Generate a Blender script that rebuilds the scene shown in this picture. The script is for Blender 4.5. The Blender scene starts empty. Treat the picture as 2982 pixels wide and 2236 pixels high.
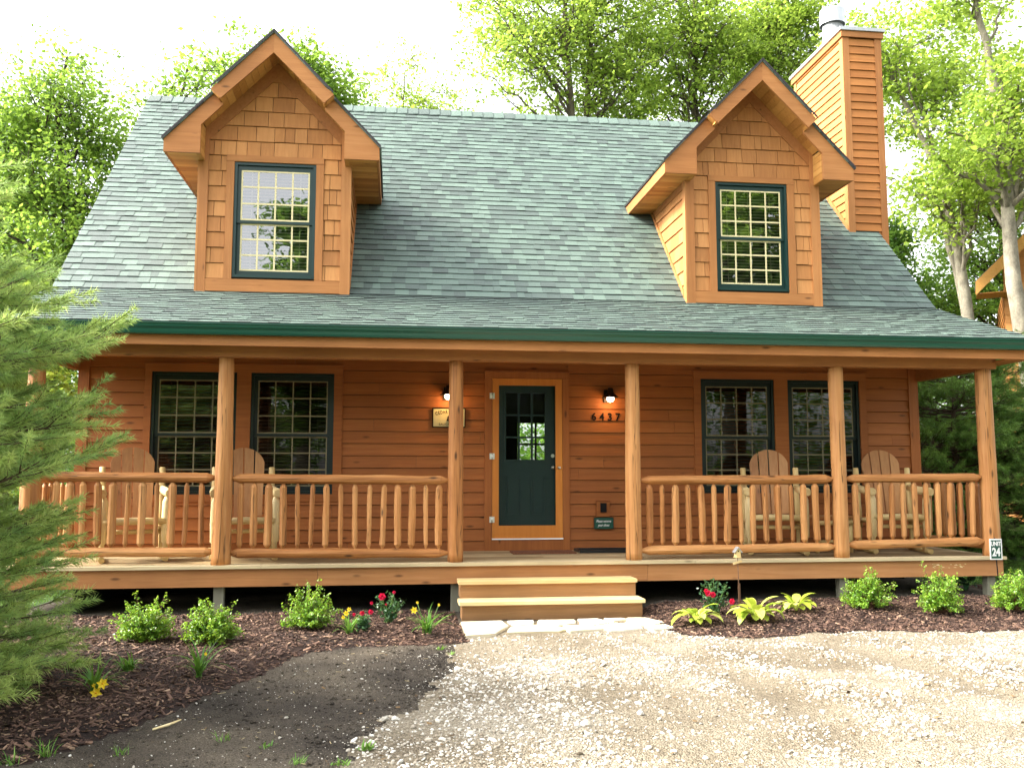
import bpy, math, random
import numpy as np
from mathutils import Vector, Matrix, noise as mnoise

R = math.radians
random.seed(7)
rng = np.random.default_rng(11)
scene = bpy.context.scene
col = scene.collection

# ------------------------------------------------------------------ camera
cam_data = bpy.data.cameras.new('camera')
cam = bpy.data.objects.new('camera', cam_data)
col.objects.link(cam)
cam.location = (-1.2452, -11.8421, 0.9409)
cam.rotation_euler = (math.pi / 2 + 0.1002, 0, -0.1265)
cam_data.sensor_width = 36
cam_data.lens = 36 * 2679.5 / 2982
cam_data.clip_start = 0.05
cam_data.clip_end = 1000
scene.camera = cam

# ------------------------------------------------------------------ light
SUN = Vector((-0.80, 0.02, 0.68)).normalized()
EXPOSURE = 2.52
world = bpy.data.worlds.new('World')
scene.world = world
world.use_nodes = True
wn = world.node_tree.nodes
wl = world.node_tree.links
bg = wn['Background']
sky = wn.new('ShaderNodeTexSky')
sky.sky_type = 'NISHITA'
sky.sun_disc = False
sky.sun_elevation = math.asin(SUN.z)
sky.sun_rotation = math.atan2(SUN.x, SUN.y)
sky.air_density = 1.0
sky.dust_density = 4.0
sky.ozone_density = 0.6
hs = wn.new('ShaderNodeHueSaturation')
hs.inputs['Saturation'].default_value = 0.16
hs.inputs['Value'].default_value = 1.0
wl.new(sky.outputs[0], hs.inputs['Color'])
wl.new(hs.outputs[0], bg.inputs['Color'])
bg.inputs['Strength'].default_value = 0.15
sun_data = bpy.data.lights.new('sun', 'SUN')
sun_data.energy = 1.75
sun_data.angle = R(9)
sun_data.color = (1.0, 0.93, 0.8)
sun = bpy.data.objects.new('sun', sun_data)
col.objects.link(sun)
sun.rotation_euler = SUN.to_track_quat('Z', 'Y').to_euler()
sun.location = (-12, 6, 14)
vs = scene.view_settings
vs.view_transform = 'Standard'
vs.look = 'None'
vs.exposure = EXPOSURE
vs.gamma = 1.0
vs.use_curve_mapping = False
scene.render.engine = 'CYCLES'
scene.cycles.max_bounces = 8
scene.cycles.transparent_max_bounces = 12

GZ = -0.54      # ground level; the porch deck top is z = 0

# ------------------------------------------------------------------ helpers
def tag(o, label=None, cat=None, group=None, kind=None):
    if label: o['label'] = label
    if cat: o['category'] = cat
    if group: o['group'] = group
    if kind: o['kind'] = kind
    return o

def thing(name, label, cat, loc=(0, 0, 0), rz=0.0, group=None):
    o = bpy.data.objects.new(name, None)
    o.empty_display_size = 0.2
    o.location = loc
    o.rotation_euler = (0, 0, rz)
    col.objects.link(o)
    return tag(o, label, cat, group)

def chain_loc(p):
    L = Vector((0, 0, 0))
    while p is not None:
        L += p.location
        p = p.parent
    return L

class MB:
    """collects faces, then links them as one mesh object"""
    def __init__(s):
        s.v = []; s.f = []; s.t = []; s.sm = []
    def face(s, idx, t=0.5, sm=False):
        s.f.append(idx); s.t.append(t); s.sm.append(sm)
    def poly(s, pts, t=0.5):
        n = len(s.v); s.v += [tuple(p) for p in pts]
        s.face(tuple(range(n, n + len(pts))), t)
    def hexa(s, p, t=0.5):
        n = len(s.v); s.v += [tuple(q) for q in p]
        for a in ((0, 3, 2, 1), (4, 5, 6, 7), (0, 1, 5, 4), (1, 2, 6, 5), (2, 3, 7, 6), (3, 0, 4, 7)):
            s.face(tuple(n + i for i in a), t)
    def box(s, x0, x1, y0, y1, z0, z1, t=0.5):
        s.hexa([(x0, y0, z0), (x1, y0, z0), (x1, y1, z0), (x0, y1, z0), (x0, y0, z1), (x1, y0, z1), (x1, y1, z1), (x0, y1, z1)], t)
    def prism(s, a, b, t=0.5):
        """two matching outlines joined"""
        n = len(s.v); k = len(a)
        s.v += [tuple(p) for p in a] + [tuple(p) for p in b]
        s.face(tuple(n + i for i in reversed(range(k))), t)
        s.face(tuple(n + k + i for i in range(k)), t)
        for i in range(k):
            j = (i + 1) % k
            s.face((n + i, n + j, n + k + j, n + k + i), t)
    def tube(s, pts, rad, seg=10, t=0.5, wob=0.0, cap=True, sm=True, ph=None, squash=1.0):
        pts = [Vector(p) for p in pts]
        if not hasattr(rad, '__len__'): rad = [rad] * len(pts)
        n = len(s.v)
        ph = random.random() * 50 if ph is None else ph
        up = None
        for i, p in enumerate(pts):
            d = (pts[min(i + 1, len(pts) - 1)] - pts[max(i - 1, 0)])
            d = d.normalized() if d.length > 1e-9 else Vector((0, 0, 1))
            if up is None:
                up = Vector((0, 0, 1)) if abs(d.z) < 0.8 else Vector((0, 1, 0))
            a = d.cross(up).normalized(); b = a.cross(d)
            up = b
            for j in range(seg):
                th = 2 * math.pi * j / seg
                q = a * math.cos(th) + b * math.sin(th) * squash
                r = rad[i]
                if wob:
                    r *= 1 + wob * mnoise.noise(Vector((math.cos(th) * 1.2 + ph, math.sin(th) * 1.2, i * 0.45 + ph)))
                s.v.append(tuple(p + q * r))
        for i in range(len(pts) - 1):
            for j in range(seg):
                k = (j + 1) % seg
                s.face((n + i * seg + j, n + i * seg + k, n + (i + 1) * seg + k, n + (i + 1) * seg + j), t, sm)
        if cap:
            s.face(tuple(n + j for j in reversed(range(seg))), t)
            m = n + (len(pts) - 1) * seg
            s.face(tuple(m + j for j in range(seg)), t)
    def lathe(s, prof, c=(0, 0, 0), seg=16, t=0.5, sm=True):
        n = len(s.v)
        for r, z in prof:
            for j in range(seg):
                th = 2 * math.pi * j / seg
                s.v.append((c[0] + max(r, 1e-4) * math.cos(th), c[1] + max(r, 1e-4) * math.sin(th), c[2] + z))
        for i in range(len(prof) - 1):
            for j in range(seg):
                k = (j + 1) % seg
                s.face((n + i * seg + j, n + i * seg + k, n + (i + 1) * seg + k, n + (i + 1) * seg + j), t, sm)
    def ball(s, c, r, t=0.5, seg=10, rings=6, sz=1.0):
        prof = [(r * math.sin(math.pi * k / rings), -r * sz * math.cos(math.pi * k / rings)) for k in range(rings + 1)]
        s.lathe(prof, c, seg, t)
    def islands(s, pad=0.006):
        """split into lists of faces whose boxes touch"""
        par = list(range(len(s.v)))
        def find(a):
            while par[a] != a: par[a] = par[par[a]]; a = par[a]
            return a
        for f in s.f:
            for a in f[1:]: par[find(a)] = find(f[0])
        g = {}
        for i, f in enumerate(s.f): g.setdefault(find(f[0]), []).append(i)
        items = []
        for k, fs in g.items():
            p = np.array([s.v[a] for i in fs for a in s.f[i]])
            items.append([p.min(0) - pad, p.max(0) + pad, fs])
        grp = list(range(len(items)))
        def fi(a):
            while grp[a] != a: a = grp[a]
            return a
        for i in range(len(items)):
            for j in range(i):
                if np.all(items[i][0] <= items[j][1]) and np.all(items[j][0] <= items[i][1]): grp[fi(i)] = fi(j)
        out = {}
        for i, it in enumerate(items): out.setdefault(fi(i), []).extend(it[2])
        return list(out.values())
    def build_split(s, name, mat, parent=None):
        res = []
        for fs in s.islands():
            m = MB(); mp = {}
            for i in sorted(fs):
                idx = []
                for a in s.f[i]:
                    if a not in mp: mp[a] = len(m.v); m.v.append(s.v[a])
                    idx.append(mp[a])
                m.face(tuple(idx), s.t[i], s.sm[i])
            res.append(m.build(name, mat, parent))
        return res
    def build(s, name, mat, parent=None, world=True):
        me = bpy.data.meshes.new(name)
        v = s.v
        if parent is not None and world:
            L = chain_loc(parent)
            v = [(p[0] - L.x, p[1] - L.y, p[2] - L.z) for p in v]
        me.from_pydata(v, [], s.f)
        at = me.attributes.new('tint', 'FLOAT', 'FACE')
        at.data.foreach_set('value', s.t)
        me.polygons.foreach_set('use_smooth', s.sm)
        me.materials.append(mat)
        o = bpy.data.objects.new(name, me)
        col.objects.link(o)
        o.parent = parent
        return o

def np_mesh(name, verts, faces, tint, mat, parent=None, smooth=False, loc=None):
    """verts (N,3), faces (M,k) all of one size k, tint (M,)"""
    me = bpy.data.meshes.new(name)
    verts = np.asarray(verts, np.float32)
    if parent is not None:
        L = chain_loc(parent); verts = verts - np.array(L[:], np.float32)
    faces = np.asarray(faces, np.int32); M, k = faces.shape
    me.vertices.add(len(verts)); me.vertices.foreach_set('co', verts.ravel())
    me.loops.add(M * k); me.loops.foreach_set('vertex_index', faces.ravel())
    me.polygons.add(M)
    me.polygons.foreach_set('loop_start', np.arange(0, M * k, k, dtype=np.int32))
    me.polygons.foreach_set('loop_total', np.full(M, k, dtype=np.int32))
    me.polygons.foreach_set('use_smooth', np.full(M, smooth))
    me.update(calc_edges=True)
    at = me.attributes.new('tint', 'FLOAT', 'FACE')
    at.data.foreach_set('value', np.asarray(tint, np.float32))
    me.materials.append(mat)
    o = bpy.data.objects.new(name, me)
    col.objects.link(o)
    o.parent = parent
    return o

def copy_tree(o, parent=None):
    c = o.copy(); col.objects.link(c); c.parent = parent
    for ch in list(o.children):
        copy_tree(ch, c)
    return c

_h = np.random.default_rng(5).random((256, 256))
def vn(x, y, s=1.0, seed=0):
    """2-D value noise 0..1 on arrays"""
    x = np.asarray(x, float) / s + seed * 17.3 + 1000; y = np.asarray(y, float) / s + seed * 9.1 + 1000
    xi = np.floor(x).astype(int); yi = np.floor(y).astype(int)
    fx = x - xi; fy = y - yi
    fx = fx * fx * (3 - 2 * fx); fy = fy * fy * (3 - 2 * fy)
    g = lambda a, b: _h[a % 256, b % 256]
    return (g(xi, yi) * (1 - fx) + g(xi + 1, yi) * fx) * (1 - fy) + (g(xi, yi + 1) * (1 - fx) + g(xi + 1, yi + 1) * fx) * fy

# ------------------------------------------------------------------ materials
def new_mat(name):
    m = bpy.data.materials.new(name); m.use_nodes = True
    nt = m.node_tree
    return m, nt.nodes, nt.links, nt.nodes['Principled BSDF']

def surf(name, stops, nscale=8.0, namt=0.35, stretch=(1, 1, 1), rough=0.7, bump=0.0, bscale=None, knots=0.0,
         fine=0.0, fscale=120.0, spec=0.3, metal=0.0, src='tint', detail=5.0, dist=0.0, streak=0.0, coat=0.0, rrange=None, crack=0.0):
    m, n, l, p = new_mat(name)
    tc = n.new('ShaderNodeTexCoord'); mp = n.new('ShaderNodeMapping')
    mp.inputs['Scale'].default_value = stretch
    l.new(tc.outputs['Object'], mp.inputs['Vector'])
    at = n.new('ShaderNodeAttribute'); at.attribute_name = 'tint'
    # offset the pattern per piece so neighbouring boards differ
    off = n.new('ShaderNodeVectorMath'); off.operation = 'MULTIPLY_ADD'
    l.new(at.outputs['Fac'], off.inputs[0]); off.inputs[1].default_value = (13.7, 29.1, 17.3)
    l.new(mp.outputs[0], off.inputs[2])
    no = n.new('ShaderNodeTexNoise'); no.inputs['Scale'].default_value = nscale
    no.inputs['Detail'].default_value = detail; no.inputs['Distortion'].default_value = dist
    l.new(off.outputs[0], no.inputs['Vector'])
    f = n.new('ShaderNodeMath'); f.operation = 'MULTIPLY_ADD'
    l.new(no.outputs['Fac'], f.inputs[0]); f.inputs[1].default_value = namt * 2
    f2 = n.new('ShaderNodeMath'); f2.operation = 'SUBTRACT'
    l.new(at.outputs['Fac'], f2.inputs[0]); f2.inputs[1].default_value = namt
    l.new(f2.outputs[0], f.inputs[2])
    fac = f.outputs[0]
    if fine:
        nf = n.new('ShaderNodeTexNoise'); nf.inputs['Scale'].default_value = fscale; nf.inputs['Detail'].default_value = 2
        l.new(mp.outputs[0], nf.inputs['Vector'])
        g = n.new('ShaderNodeMath'); g.operation = 'MULTIPLY_ADD'
        l.new(nf.outputs['Fac'], g.inputs[0]); g.inputs[1].default_value = fine * 2
        g2 = n.new('ShaderNodeMath'); g2.operation = 'SUBTRACT'
        l.new(fac, g2.inputs[0]); g2.inputs[1].default_value = fine
        l.new(g2.outputs[0], g.inputs[2]); fac = g.outputs[0]
    cr = n.new('ShaderNodeValToRGB')
    el = cr.color_ramp.elements
    while len(el) < len(stops): el.new(0.5)
    for e, (pos, c) in zip(el, stops):
        e.position = pos; e.color = (*c, 1)
    l.new(fac, cr.inputs['Fac'])
    colr = cr.outputs['Color']
    if stretch != (1, 1, 1):
        wn_ = n.new('ShaderNodeTexNoise'); wn_.inputs['Scale'].default_value = 1.3; wn_.inputs['Detail'].default_value = 4
        l.new(tc.outputs['Object'], wn_.inputs['Vector'])
        wr = n.new('ShaderNodeMapRange'); wr.inputs['From Min'].default_value = 0.3; wr.inputs['From Max'].default_value = 0.7
        wr.inputs['To Min'].default_value = 0.84; wr.inputs['To Max'].default_value = 1.10
        l.new(wn_.outputs['Fac'], wr.inputs['Value'])
        wm = n.new('ShaderNodeMix'); wm.data_type = 'RGBA'; wm.blend_type = 'MULTIPLY'; wm.inputs['Factor'].default_value = 1
        l.new(colr, wm.inputs['A']); l.new(wr.outputs[0], wm.inputs['B']); colr = wm.outputs['Result']
    if knots:
        mk = n.new('ShaderNodeMapping')
        mk.inputs['Scale'].default_value = tuple(1.0 if a < 0.6 else 3.2 for a in stretch)
        l.new(tc.outputs['Object'], mk.inputs['Vector'])
        o2 = n.new('ShaderNodeVectorMath'); o2.operation = 'MULTIPLY_ADD'
        l.new(at.outputs['Fac'], o2.inputs[0]); o2.inputs[1].default_value = (3.7, 5.1, 7.3)
        l.new(mk.outputs[0], o2.inputs[2])
        vo = n.new('ShaderNodeTexVoronoi'); vo.inputs['Scale'].default_value = 2.0
        l.new(o2.outputs[0], vo.inputs['Vector'])
        kr = n.new('ShaderNodeValToRGB')
        kr.color_ramp.elements[0].position = 0.045; kr.color_ramp.elements[0].color = (1 - knots,) * 3 + (1,)
        kr.color_ramp.elements[1].position = 0.13; kr.color_ramp.elements[1].color = (1, 1, 1, 1)
        l.new(vo.outputs['Distance'], kr.inputs['Fac'])
        mx = n.new('ShaderNodeMix'); mx.data_type = 'RGBA'; mx.blend_type = 'MULTIPLY'
        mx.inputs['Factor'].default_value = 1
        l.new(colr, mx.inputs['A']); l.new(kr.outputs['Color'], mx.inputs['B'])
        colr = mx.outputs['Result']
    if crack:
        ck = n.new('ShaderNodeTexNoise'); ck.inputs['Scale'].default_value = 1.0; ck.inputs['Detail'].default_value = 3
        cm = n.new('ShaderNodeMapping'); cm.inputs['Scale'].default_value = tuple(0.55 if a < 0.6 else 16.0 for a in stretch)
        l.new(tc.outputs['Object'], cm.inputs['Vector']); l.new(cm.outputs[0], ck.inputs['Vector'])
        c1 = n.new('ShaderNodeMath'); c1.operation = 'SUBTRACT'; l.new(ck.outputs['Fac'], c1.inputs[0]); c1.inputs[1].default_value = 0.62
        c2 = n.new('ShaderNodeMath'); c2.operation = 'ABSOLUTE'; l.new(c1.outputs[0], c2.inputs[0])
        c3 = n.new('ShaderNodeMapRange'); c3.inputs['From Min'].default_value = 0.004; c3.inputs['From Max'].default_value = 0.016
        c3.inputs['To Min'].default_value = 1 - crack; c3.inputs['To Max'].default_value = 1.0
        l.new(c2.outputs[0], c3.inputs['Value'])
        cx3 = n.new('ShaderNodeMix'); cx3.data_type = 'RGBA'; cx3.blend_type = 'MULTIPLY'; cx3.inputs['Factor'].default_value = 1
        l.new(colr, cx3.inputs['A']); l.new(c3.outputs[0], cx3.inputs['B']); colr = cx3.outputs['Result']
    l.new(colr, p.inputs['Base Color'])
    p.inputs['Roughness'].default_value = rough
    if rrange:
        rm = n.new('ShaderNodeMapRange'); rm.inputs['To Min'].default_value = rrange[0]; rm.inputs['To Max'].default_value = rrange[1]
        l.new(no.outputs['Fac'], rm.inputs['Value']); l.new(rm.outputs[0], p.inputs['Roughness'])
    p.inputs['Specular IOR Level'].default_value = spec
    p.inputs['Metallic'].default_value = metal
    p.inputs['Coat Weight'].default_value = coat
    if bump:
        b = n.new('ShaderNodeBump'); b.inputs['Strength'].default_value = bump
        b.inputs['Distance'].default_value = 0.01
        if bscale:
            nb = n.new('ShaderNodeTexNoise'); nb.inputs['Scale'].default_value = bscale; nb.inputs['Detail'].default_value = 4
            l.new(mp.outputs[0], nb.inputs['Vector']); l.new(nb.outputs['Fac'], b.inputs['Height'])
        else:
            l.new(no.outputs['Fac'], b.inputs['Height'])
        l.new(b.outputs[0], p.inputs['Normal'])
    return m

def leafmat(name, stops, trans=0.45, tcol=(0.45, 0.62, 0.06), rough=0.5, spec=0.25, sat=1.0):
    m, n, l, p = new_mat(name)
    at = n.new('ShaderNodeAttribute'); at.attribute_name = 'tint'
    cr = n.new('ShaderNodeValToRGB'); el = cr.color_ramp.elements
    while len(el) < len(stops): el.new(0.5)
    for e, (pos, c) in zip(el, stops):
        e.position = pos; e.color = (*c, 1)
    l.new(at.outputs['Fac'], cr.inputs['Fac'])
    l.new(cr.outputs['Color'], p.inputs['Base Color'])
    p.inputs['Roughness'].default_value = rough
    p.inputs['Specular IOR Level'].default_value = spec
    tr = n.new('ShaderNodeBsdfTranslucent')
    mc = n.new('ShaderNodeMix'); mc.data_type = 'RGBA'; mc.inputs['Factor'].default_value = 0.5
    l.new(cr.outputs['Color'], mc.inputs['A']); mc.inputs['B'].default_value = (*tcol, 1)
    l.new(mc.outputs['Result'], tr.inputs['Color'])
    mx = n.new('ShaderNodeMixShader'); mx.inputs[0].default_value = trans
    l.new(p.outputs[0], mx.inputs[1]); l.new(tr.outputs[0], mx.inputs[2])
    l.new(mx.outputs[0], n['Material Output'].inputs['Surface'])
    return m

def plain(name, c, rough=0.5, metal=0.0, spec=0.4, bump=0.0, var=0.12, sc=14.0):
    d = tuple(x * (1 - var) for x in c); u = tuple(min(1, x * (1 + var)) for x in c)
    return surf(name, [(0.2, d), (0.8, u)], nscale=sc, namt=0.3, rough=rough, metal=metal, spec=spec, bump=bump)

CED = [(0.1, (0.20, 0.058, 0.014)), (0.5, (0.30, 0.098, 0.024)), (0.9, (0.40, 0.145, 0.040))]
CEDL = [(0.1, (0.25, 0.093, 0.027)), (0.5, (0.365, 0.150, 0.047)), (0.9, (0.47, 0.215, 0.075))]
LOG = [(0.1, (0.20, 0.070, 0.020)), (0.45, (0.36, 0.152, 0.046)), (0.9, (0.52, 0.265, 0.10))]
M = {}
def woods(key, stops, rough=0.62, knots=0.6, bump=0.35, namt=0.3, crack=0.0):
    M[key + '_x'] = surf(key + '_x', stops, 3.0, namt, (0.5, 9, 9), rough, bump, knots=knots, dist=0.6, spec=0.25, crack=crack)
    M[key + '_z'] = surf(key + '_z', stops, 3.0, namt, (9, 9, 0.5), rough, bump, knots=knots, dist=0.6, spec=0.25, crack=crack)
    M[key + '_y'] = surf(key + '_y', stops, 3.0, namt, (9, 0.5, 9), rough, bump, knots=knots, dist=0.6, spec=0.25, crack=crack)
woods('siding', CED)
woods('trim', CEDL)
woods('log', LOG, rough=0.55, knots=0.8, bump=0.9, namt=0.48, crack=0.65)
woods('soffit', [(0.1, (0.30, 0.12, 0.028)), (0.5, (0.45, 0.205, 0.05)), (0.9, (0.58, 0.30, 0.085))], knots=0.8)
M['shake'] = surf('shake', [(0.05, (0.26, 0.10, 0.029)), (0.5, (0.41, 0.175, 0.054)), (0.95, (0.56, 0.265, 0.092))], 3.0, 0.28, (10, 10, 0.7), 0.7, 0.4, dist=0.4)
M['chimney_siding'] = surf('chimney_siding', [(0.05, (0.27, 0.09, 0.02)), (0.5, (0.42, 0.165, 0.042)), (0.95, (0.56, 0.26, 0.08))], 3.0, 0.3, (0.5, 0.5, 9), 0.66, 0.35, knots=0.5)
woods('rim', [(0.1, (0.26, 0.105, 0.036)), (0.5, (0.385, 0.172, 0.062)), (0.9, (0.50, 0.25, 0.105))], knots=0.6, rough=0.65)
woods('riser', [(0.1, (0.22, 0.115, 0.048)), (0.5, (0.33, 0.175, 0.075)), (0.9, (0.44, 0.25, 0.115))], knots=0.5, rough=0.75)
woods('deck', [(0.1, (0.15, 0.10, 0.05)), (0.5, (0.31, 0.225, 0.115)), (0.9, (0.52, 0.42, 0.25))], knots=0.5, rough=0.75)
woods('tread', [(0.1, (0.50, 0.32, 0.12)), (0.5, (0.64, 0.46, 0.22)), (0.9, (0.78, 0.63, 0.37))], knots=0.4, rough=0.6)
woods('gray_post', [(0.1, (0.13, 0.125, 0.09)), (0.9, (0.25, 0.24, 0.18))], knots=0.3, rough=0.8)
woods('pale_log', [(0.1, (0.42, 0.27, 0.095)), (0.5, (0.66, 0.49, 0.22)), (0.9, (0.82, 0.68, 0.38))], knots=0.85, rough=0.5)
woods('slat', [(0.1, (0.25, 0.105, 0.036)), (0.5, (0.39, 0.185, 0.068)), (0.9, (0.52, 0.275, 0.11))], rough=0.45, knots=0.6)
woods('door_wood', [(0.1, (0.42, 0.135, 0.022)), (0.5, (0.52, 0.185, 0.032)), (0.9, (0.60, 0.24, 0.05))], rough=0.35, knots=0.0, bump=0.1)
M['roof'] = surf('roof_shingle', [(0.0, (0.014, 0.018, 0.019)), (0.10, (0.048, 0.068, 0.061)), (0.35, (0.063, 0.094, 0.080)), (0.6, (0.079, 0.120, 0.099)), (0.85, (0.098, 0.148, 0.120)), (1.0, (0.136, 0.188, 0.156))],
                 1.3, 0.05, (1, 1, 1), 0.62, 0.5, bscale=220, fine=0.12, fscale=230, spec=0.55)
M['gutter'] = surf('gutter_green', [(0, (0.008, 0.055, 0.036)), (1, (0.014, 0.085, 0.056))], 2, 0.3, rough=0.28, spec=0.5)
M['green'] = plain('window_green', (0.004, 0.026, 0.022), 0.35)
M['green_shaded'] = plain('green_shaded', (0.0025, 0.010, 0.010), 0.35)  # window green darkened for the porch frames, porch shade put into the colour
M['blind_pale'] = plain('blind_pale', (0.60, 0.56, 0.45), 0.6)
M['black'] = plain('black_metal', (0.010, 0.009, 0.010), 0.85, spec=0.1)
M['dark_edge'] = plain('dark_edge', (0.028, 0.022, 0.026), 0.6)
M['bronze'] = plain('bronze', (0.035, 0.022, 0.014), 0.4, 0.6)
M['steel'] = plain('steel', (0.62, 0.64, 0.64), 0.32, 1.0, var=0.1)
M['galv'] = surf('galvanised', [(0.2, (0.36, 0.38, 0.39)), (0.8, (0.55, 0.57, 0.57))], 9, 0.3, (3, 3, 0.6), 0.42, metal=0.6, bump=0.1)
M['cream_shaded'] = plain('cream_shaded', (0.17, 0.145, 0.08), 0.5)  # grille cream with the shade under the porch roof mixed in
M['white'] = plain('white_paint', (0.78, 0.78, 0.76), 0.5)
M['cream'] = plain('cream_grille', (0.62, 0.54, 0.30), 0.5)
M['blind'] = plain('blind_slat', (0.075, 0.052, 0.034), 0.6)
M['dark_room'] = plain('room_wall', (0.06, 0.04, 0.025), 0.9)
M['foundation_shade'] = plain('foundation_shade', (0.012, 0.012, 0.013), 0.9)  # painted near black to stand in for deep shade under the deck
M['door_green'] = surf('door_green', [(0.2, (0.012, 0.030, 0.031)), (0.8, (0.018, 0.044, 0.044))], 40, 0.3, rough=0.4)
M['sign_cream'] = plain('sign_cream', (0.46, 0.42, 0.22), 0.6)
M['sign_green'] = plain('sign_green', (0.006, 0.06, 0.04), 0.4)
M['sign_text_dark'] = plain('sign_ink', (0.035, 0.022, 0.008), 0.9, spec=0.1)
M['mat'] = surf('doormat', [(0.2, (0.08, 0.03, 0.015)), (0.8, (0.22, 0.09, 0.045))], 60, 0.5, rough=0.95, bump=0.8)
M['rubber'] = plain('rubber', (0.014, 0.016, 0.017), 0.35)
M['trash_green'] = plain('ac_gray', (0.05, 0.055, 0.05), 0.5)
M['stone'] = surf('flagstone', [(0.1, (0.46, 0.38, 0.24)), (0.5, (0.62, 0.55, 0.41)), (0.9, (0.78, 0.73, 0.61))], 5, 0.4, rough=0.85, bump=0.6, fine=0.15, fscale=60)
M['pebble'] = surf('pebble', [(0.0, (0.20, 0.165, 0.12)), (0.3, (0.34, 0.30, 0.24)), (0.7, (0.47, 0.44, 0.38)), (1.0, (0.64, 0.62, 0.57))], 30, 0.15, rough=0.85, bump=0.3)
M['chip'] = surf('mulch_chip', [(0.0, (0.020, 0.011, 0.009)), (0.45, (0.072, 0.040, 0.029)), (0.75, (0.165, 0.095, 0.066)), (1.0, (0.38, 0.26, 0.17))], 40, 0.1, rough=0.85, bump=0.3)
M['litter'] = plain('leaf_litter', (0.13, 0.08, 0.035), 0.8, var=0.5)
M['straw'] = plain('straw', (0.45, 0.36, 0.2), 0.8)
M['bark'] = surf('bark', [(0.1, (0.045, 0.035, 0.022)), (0.5, (0.10, 0.082, 0.055)), (0.9, (0.20, 0.17, 0.12))], 5, 0.4, (3, 3, 0.8), 0.9, 0.8, fine=0.2, fscale=30)
M['bark_dark'] = surf('bark_dark', [(0.1, (0.022, 0.017, 0.012)), (0.9, (0.085, 0.068, 0.048))], 5, 0.4, (3, 3, 0.8), 0.9, 0.8)
M['bark_pale'] = surf('bark_pale', [(0.05, (0.06, 0.052, 0.038)), (0.35, (0.16, 0.14, 0.105)), (0.65, (0.27, 0.24, 0.18)), (0.95, (0.38, 0.345, 0.27))], 3.2, 0.55, (2.2, 2.2, 1.4), 0.85, 0.7, fine=0.25, fscale=16)
M['bark_pine'] = surf('bark_pine', [(0.1, (0.03, 0.02, 0.012)), (0.9, (0.12, 0.085, 0.055))], 12, 0.4, rough=0.9, bump=0.5)
M['red_petal'] = leafmat('rose_petal', [(0, (0.30, 0.004, 0.02)), (0.6, (0.62, 0.012, 0.06)), (1, (0.80, 0.06, 0.16))], 0.2, (0.8, 0.02, 0.1))
M['yellow_petal'] = leafmat('lily_petal', [(0, (0.80, 0.36, 0.01)), (0.5, (0.90, 0.62, 0.02)), (1, (0.95, 0.78, 0.08))], 0.25, (0.9, 0.7, 0.02))
M['leaf_light'] = leafmat('leaf_light', [(0, (0.075, 0.14, 0.024)), (0.5, (0.19, 0.29, 0.045)), (1, (0.33, 0.42, 0.085))], 0.55, (0.55, 0.72, 0.1))
M['leaf_mid'] = leafmat('leaf_mid', [(0, (0.045, 0.105, 0.02)), (0.5, (0.115, 0.215, 0.036)), (1, (0.24, 0.35, 0.06))], 0.52, (0.44, 0.64, 0.085))
M['leaf_dark'] = leafmat('leaf_dark', [(0, (0.03, 0.078, 0.014)), (0.5, (0.078, 0.165, 0.028)), (1, (0.17, 0.28, 0.05))], 0.48, (0.32, 0.54, 0.07))
M['needle'] = leafmat('needle', [(0, (0.060, 0.155, 0.055)), (0.45, (0.155, 0.29, 0.095)), (0.8, (0.30, 0.44, 0.12)), (1, (0.44, 0.54, 0.16))], 0.45, (0.54, 0.70, 0.20))
M['needle_dark'] = leafmat('needle_dark', [(0, (0.036, 0.098, 0.026)), (0.5, (0.1, 0.21, 0.048)), (1, (0.21, 0.34, 0.07))], 0.32, (0.3, 0.5, 0.07))
M['box_leaf'] = leafmat('boxwood_leaf', [(0, (0.036, 0.12, 0.012)), (0.5, (0.125, 0.28, 0.022)), (1, (0.36, 0.50, 0.065))], 0.35, (0.50, 0.70, 0.05), rough=0.35, spec=0.5)
M['rose_leaf'] = leafmat('rose_leaf', [(0, (0.015, 0.05, 0.02)), (0.5, (0.035, 0.10, 0.04)), (1, (0.09, 0.18, 0.07))], 0.25, (0.12, 0.26, 0.06), rough=0.35, spec=0.5)
M['hosta_leaf'] = leafmat('hosta_leaf', [(0, (0.12, 0.24, 0.02)), (0.5, (0.38, 0.46, 0.05)), (1, (0.68, 0.68, 0.22))], 0.3, (0.55, 0.65, 0.06), rough=0.4, spec=0.4)
M['strap_leaf'] = leafmat('strap_leaf', [(0, (0.03, 0.10, 0.015)), (0.5, (0.09, 0.22, 0.03)), (1, (0.22, 0.36, 0.08))], 0.3, (0.3, 0.5, 0.06), rough=0.4)
M['stem_green'] = plain('stem_green', (0.08, 0.16, 0.03), 0.6)
M['stem_brown'] = plain('stem_brown', (0.12, 0.06, 0.03), 0.7)

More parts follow.
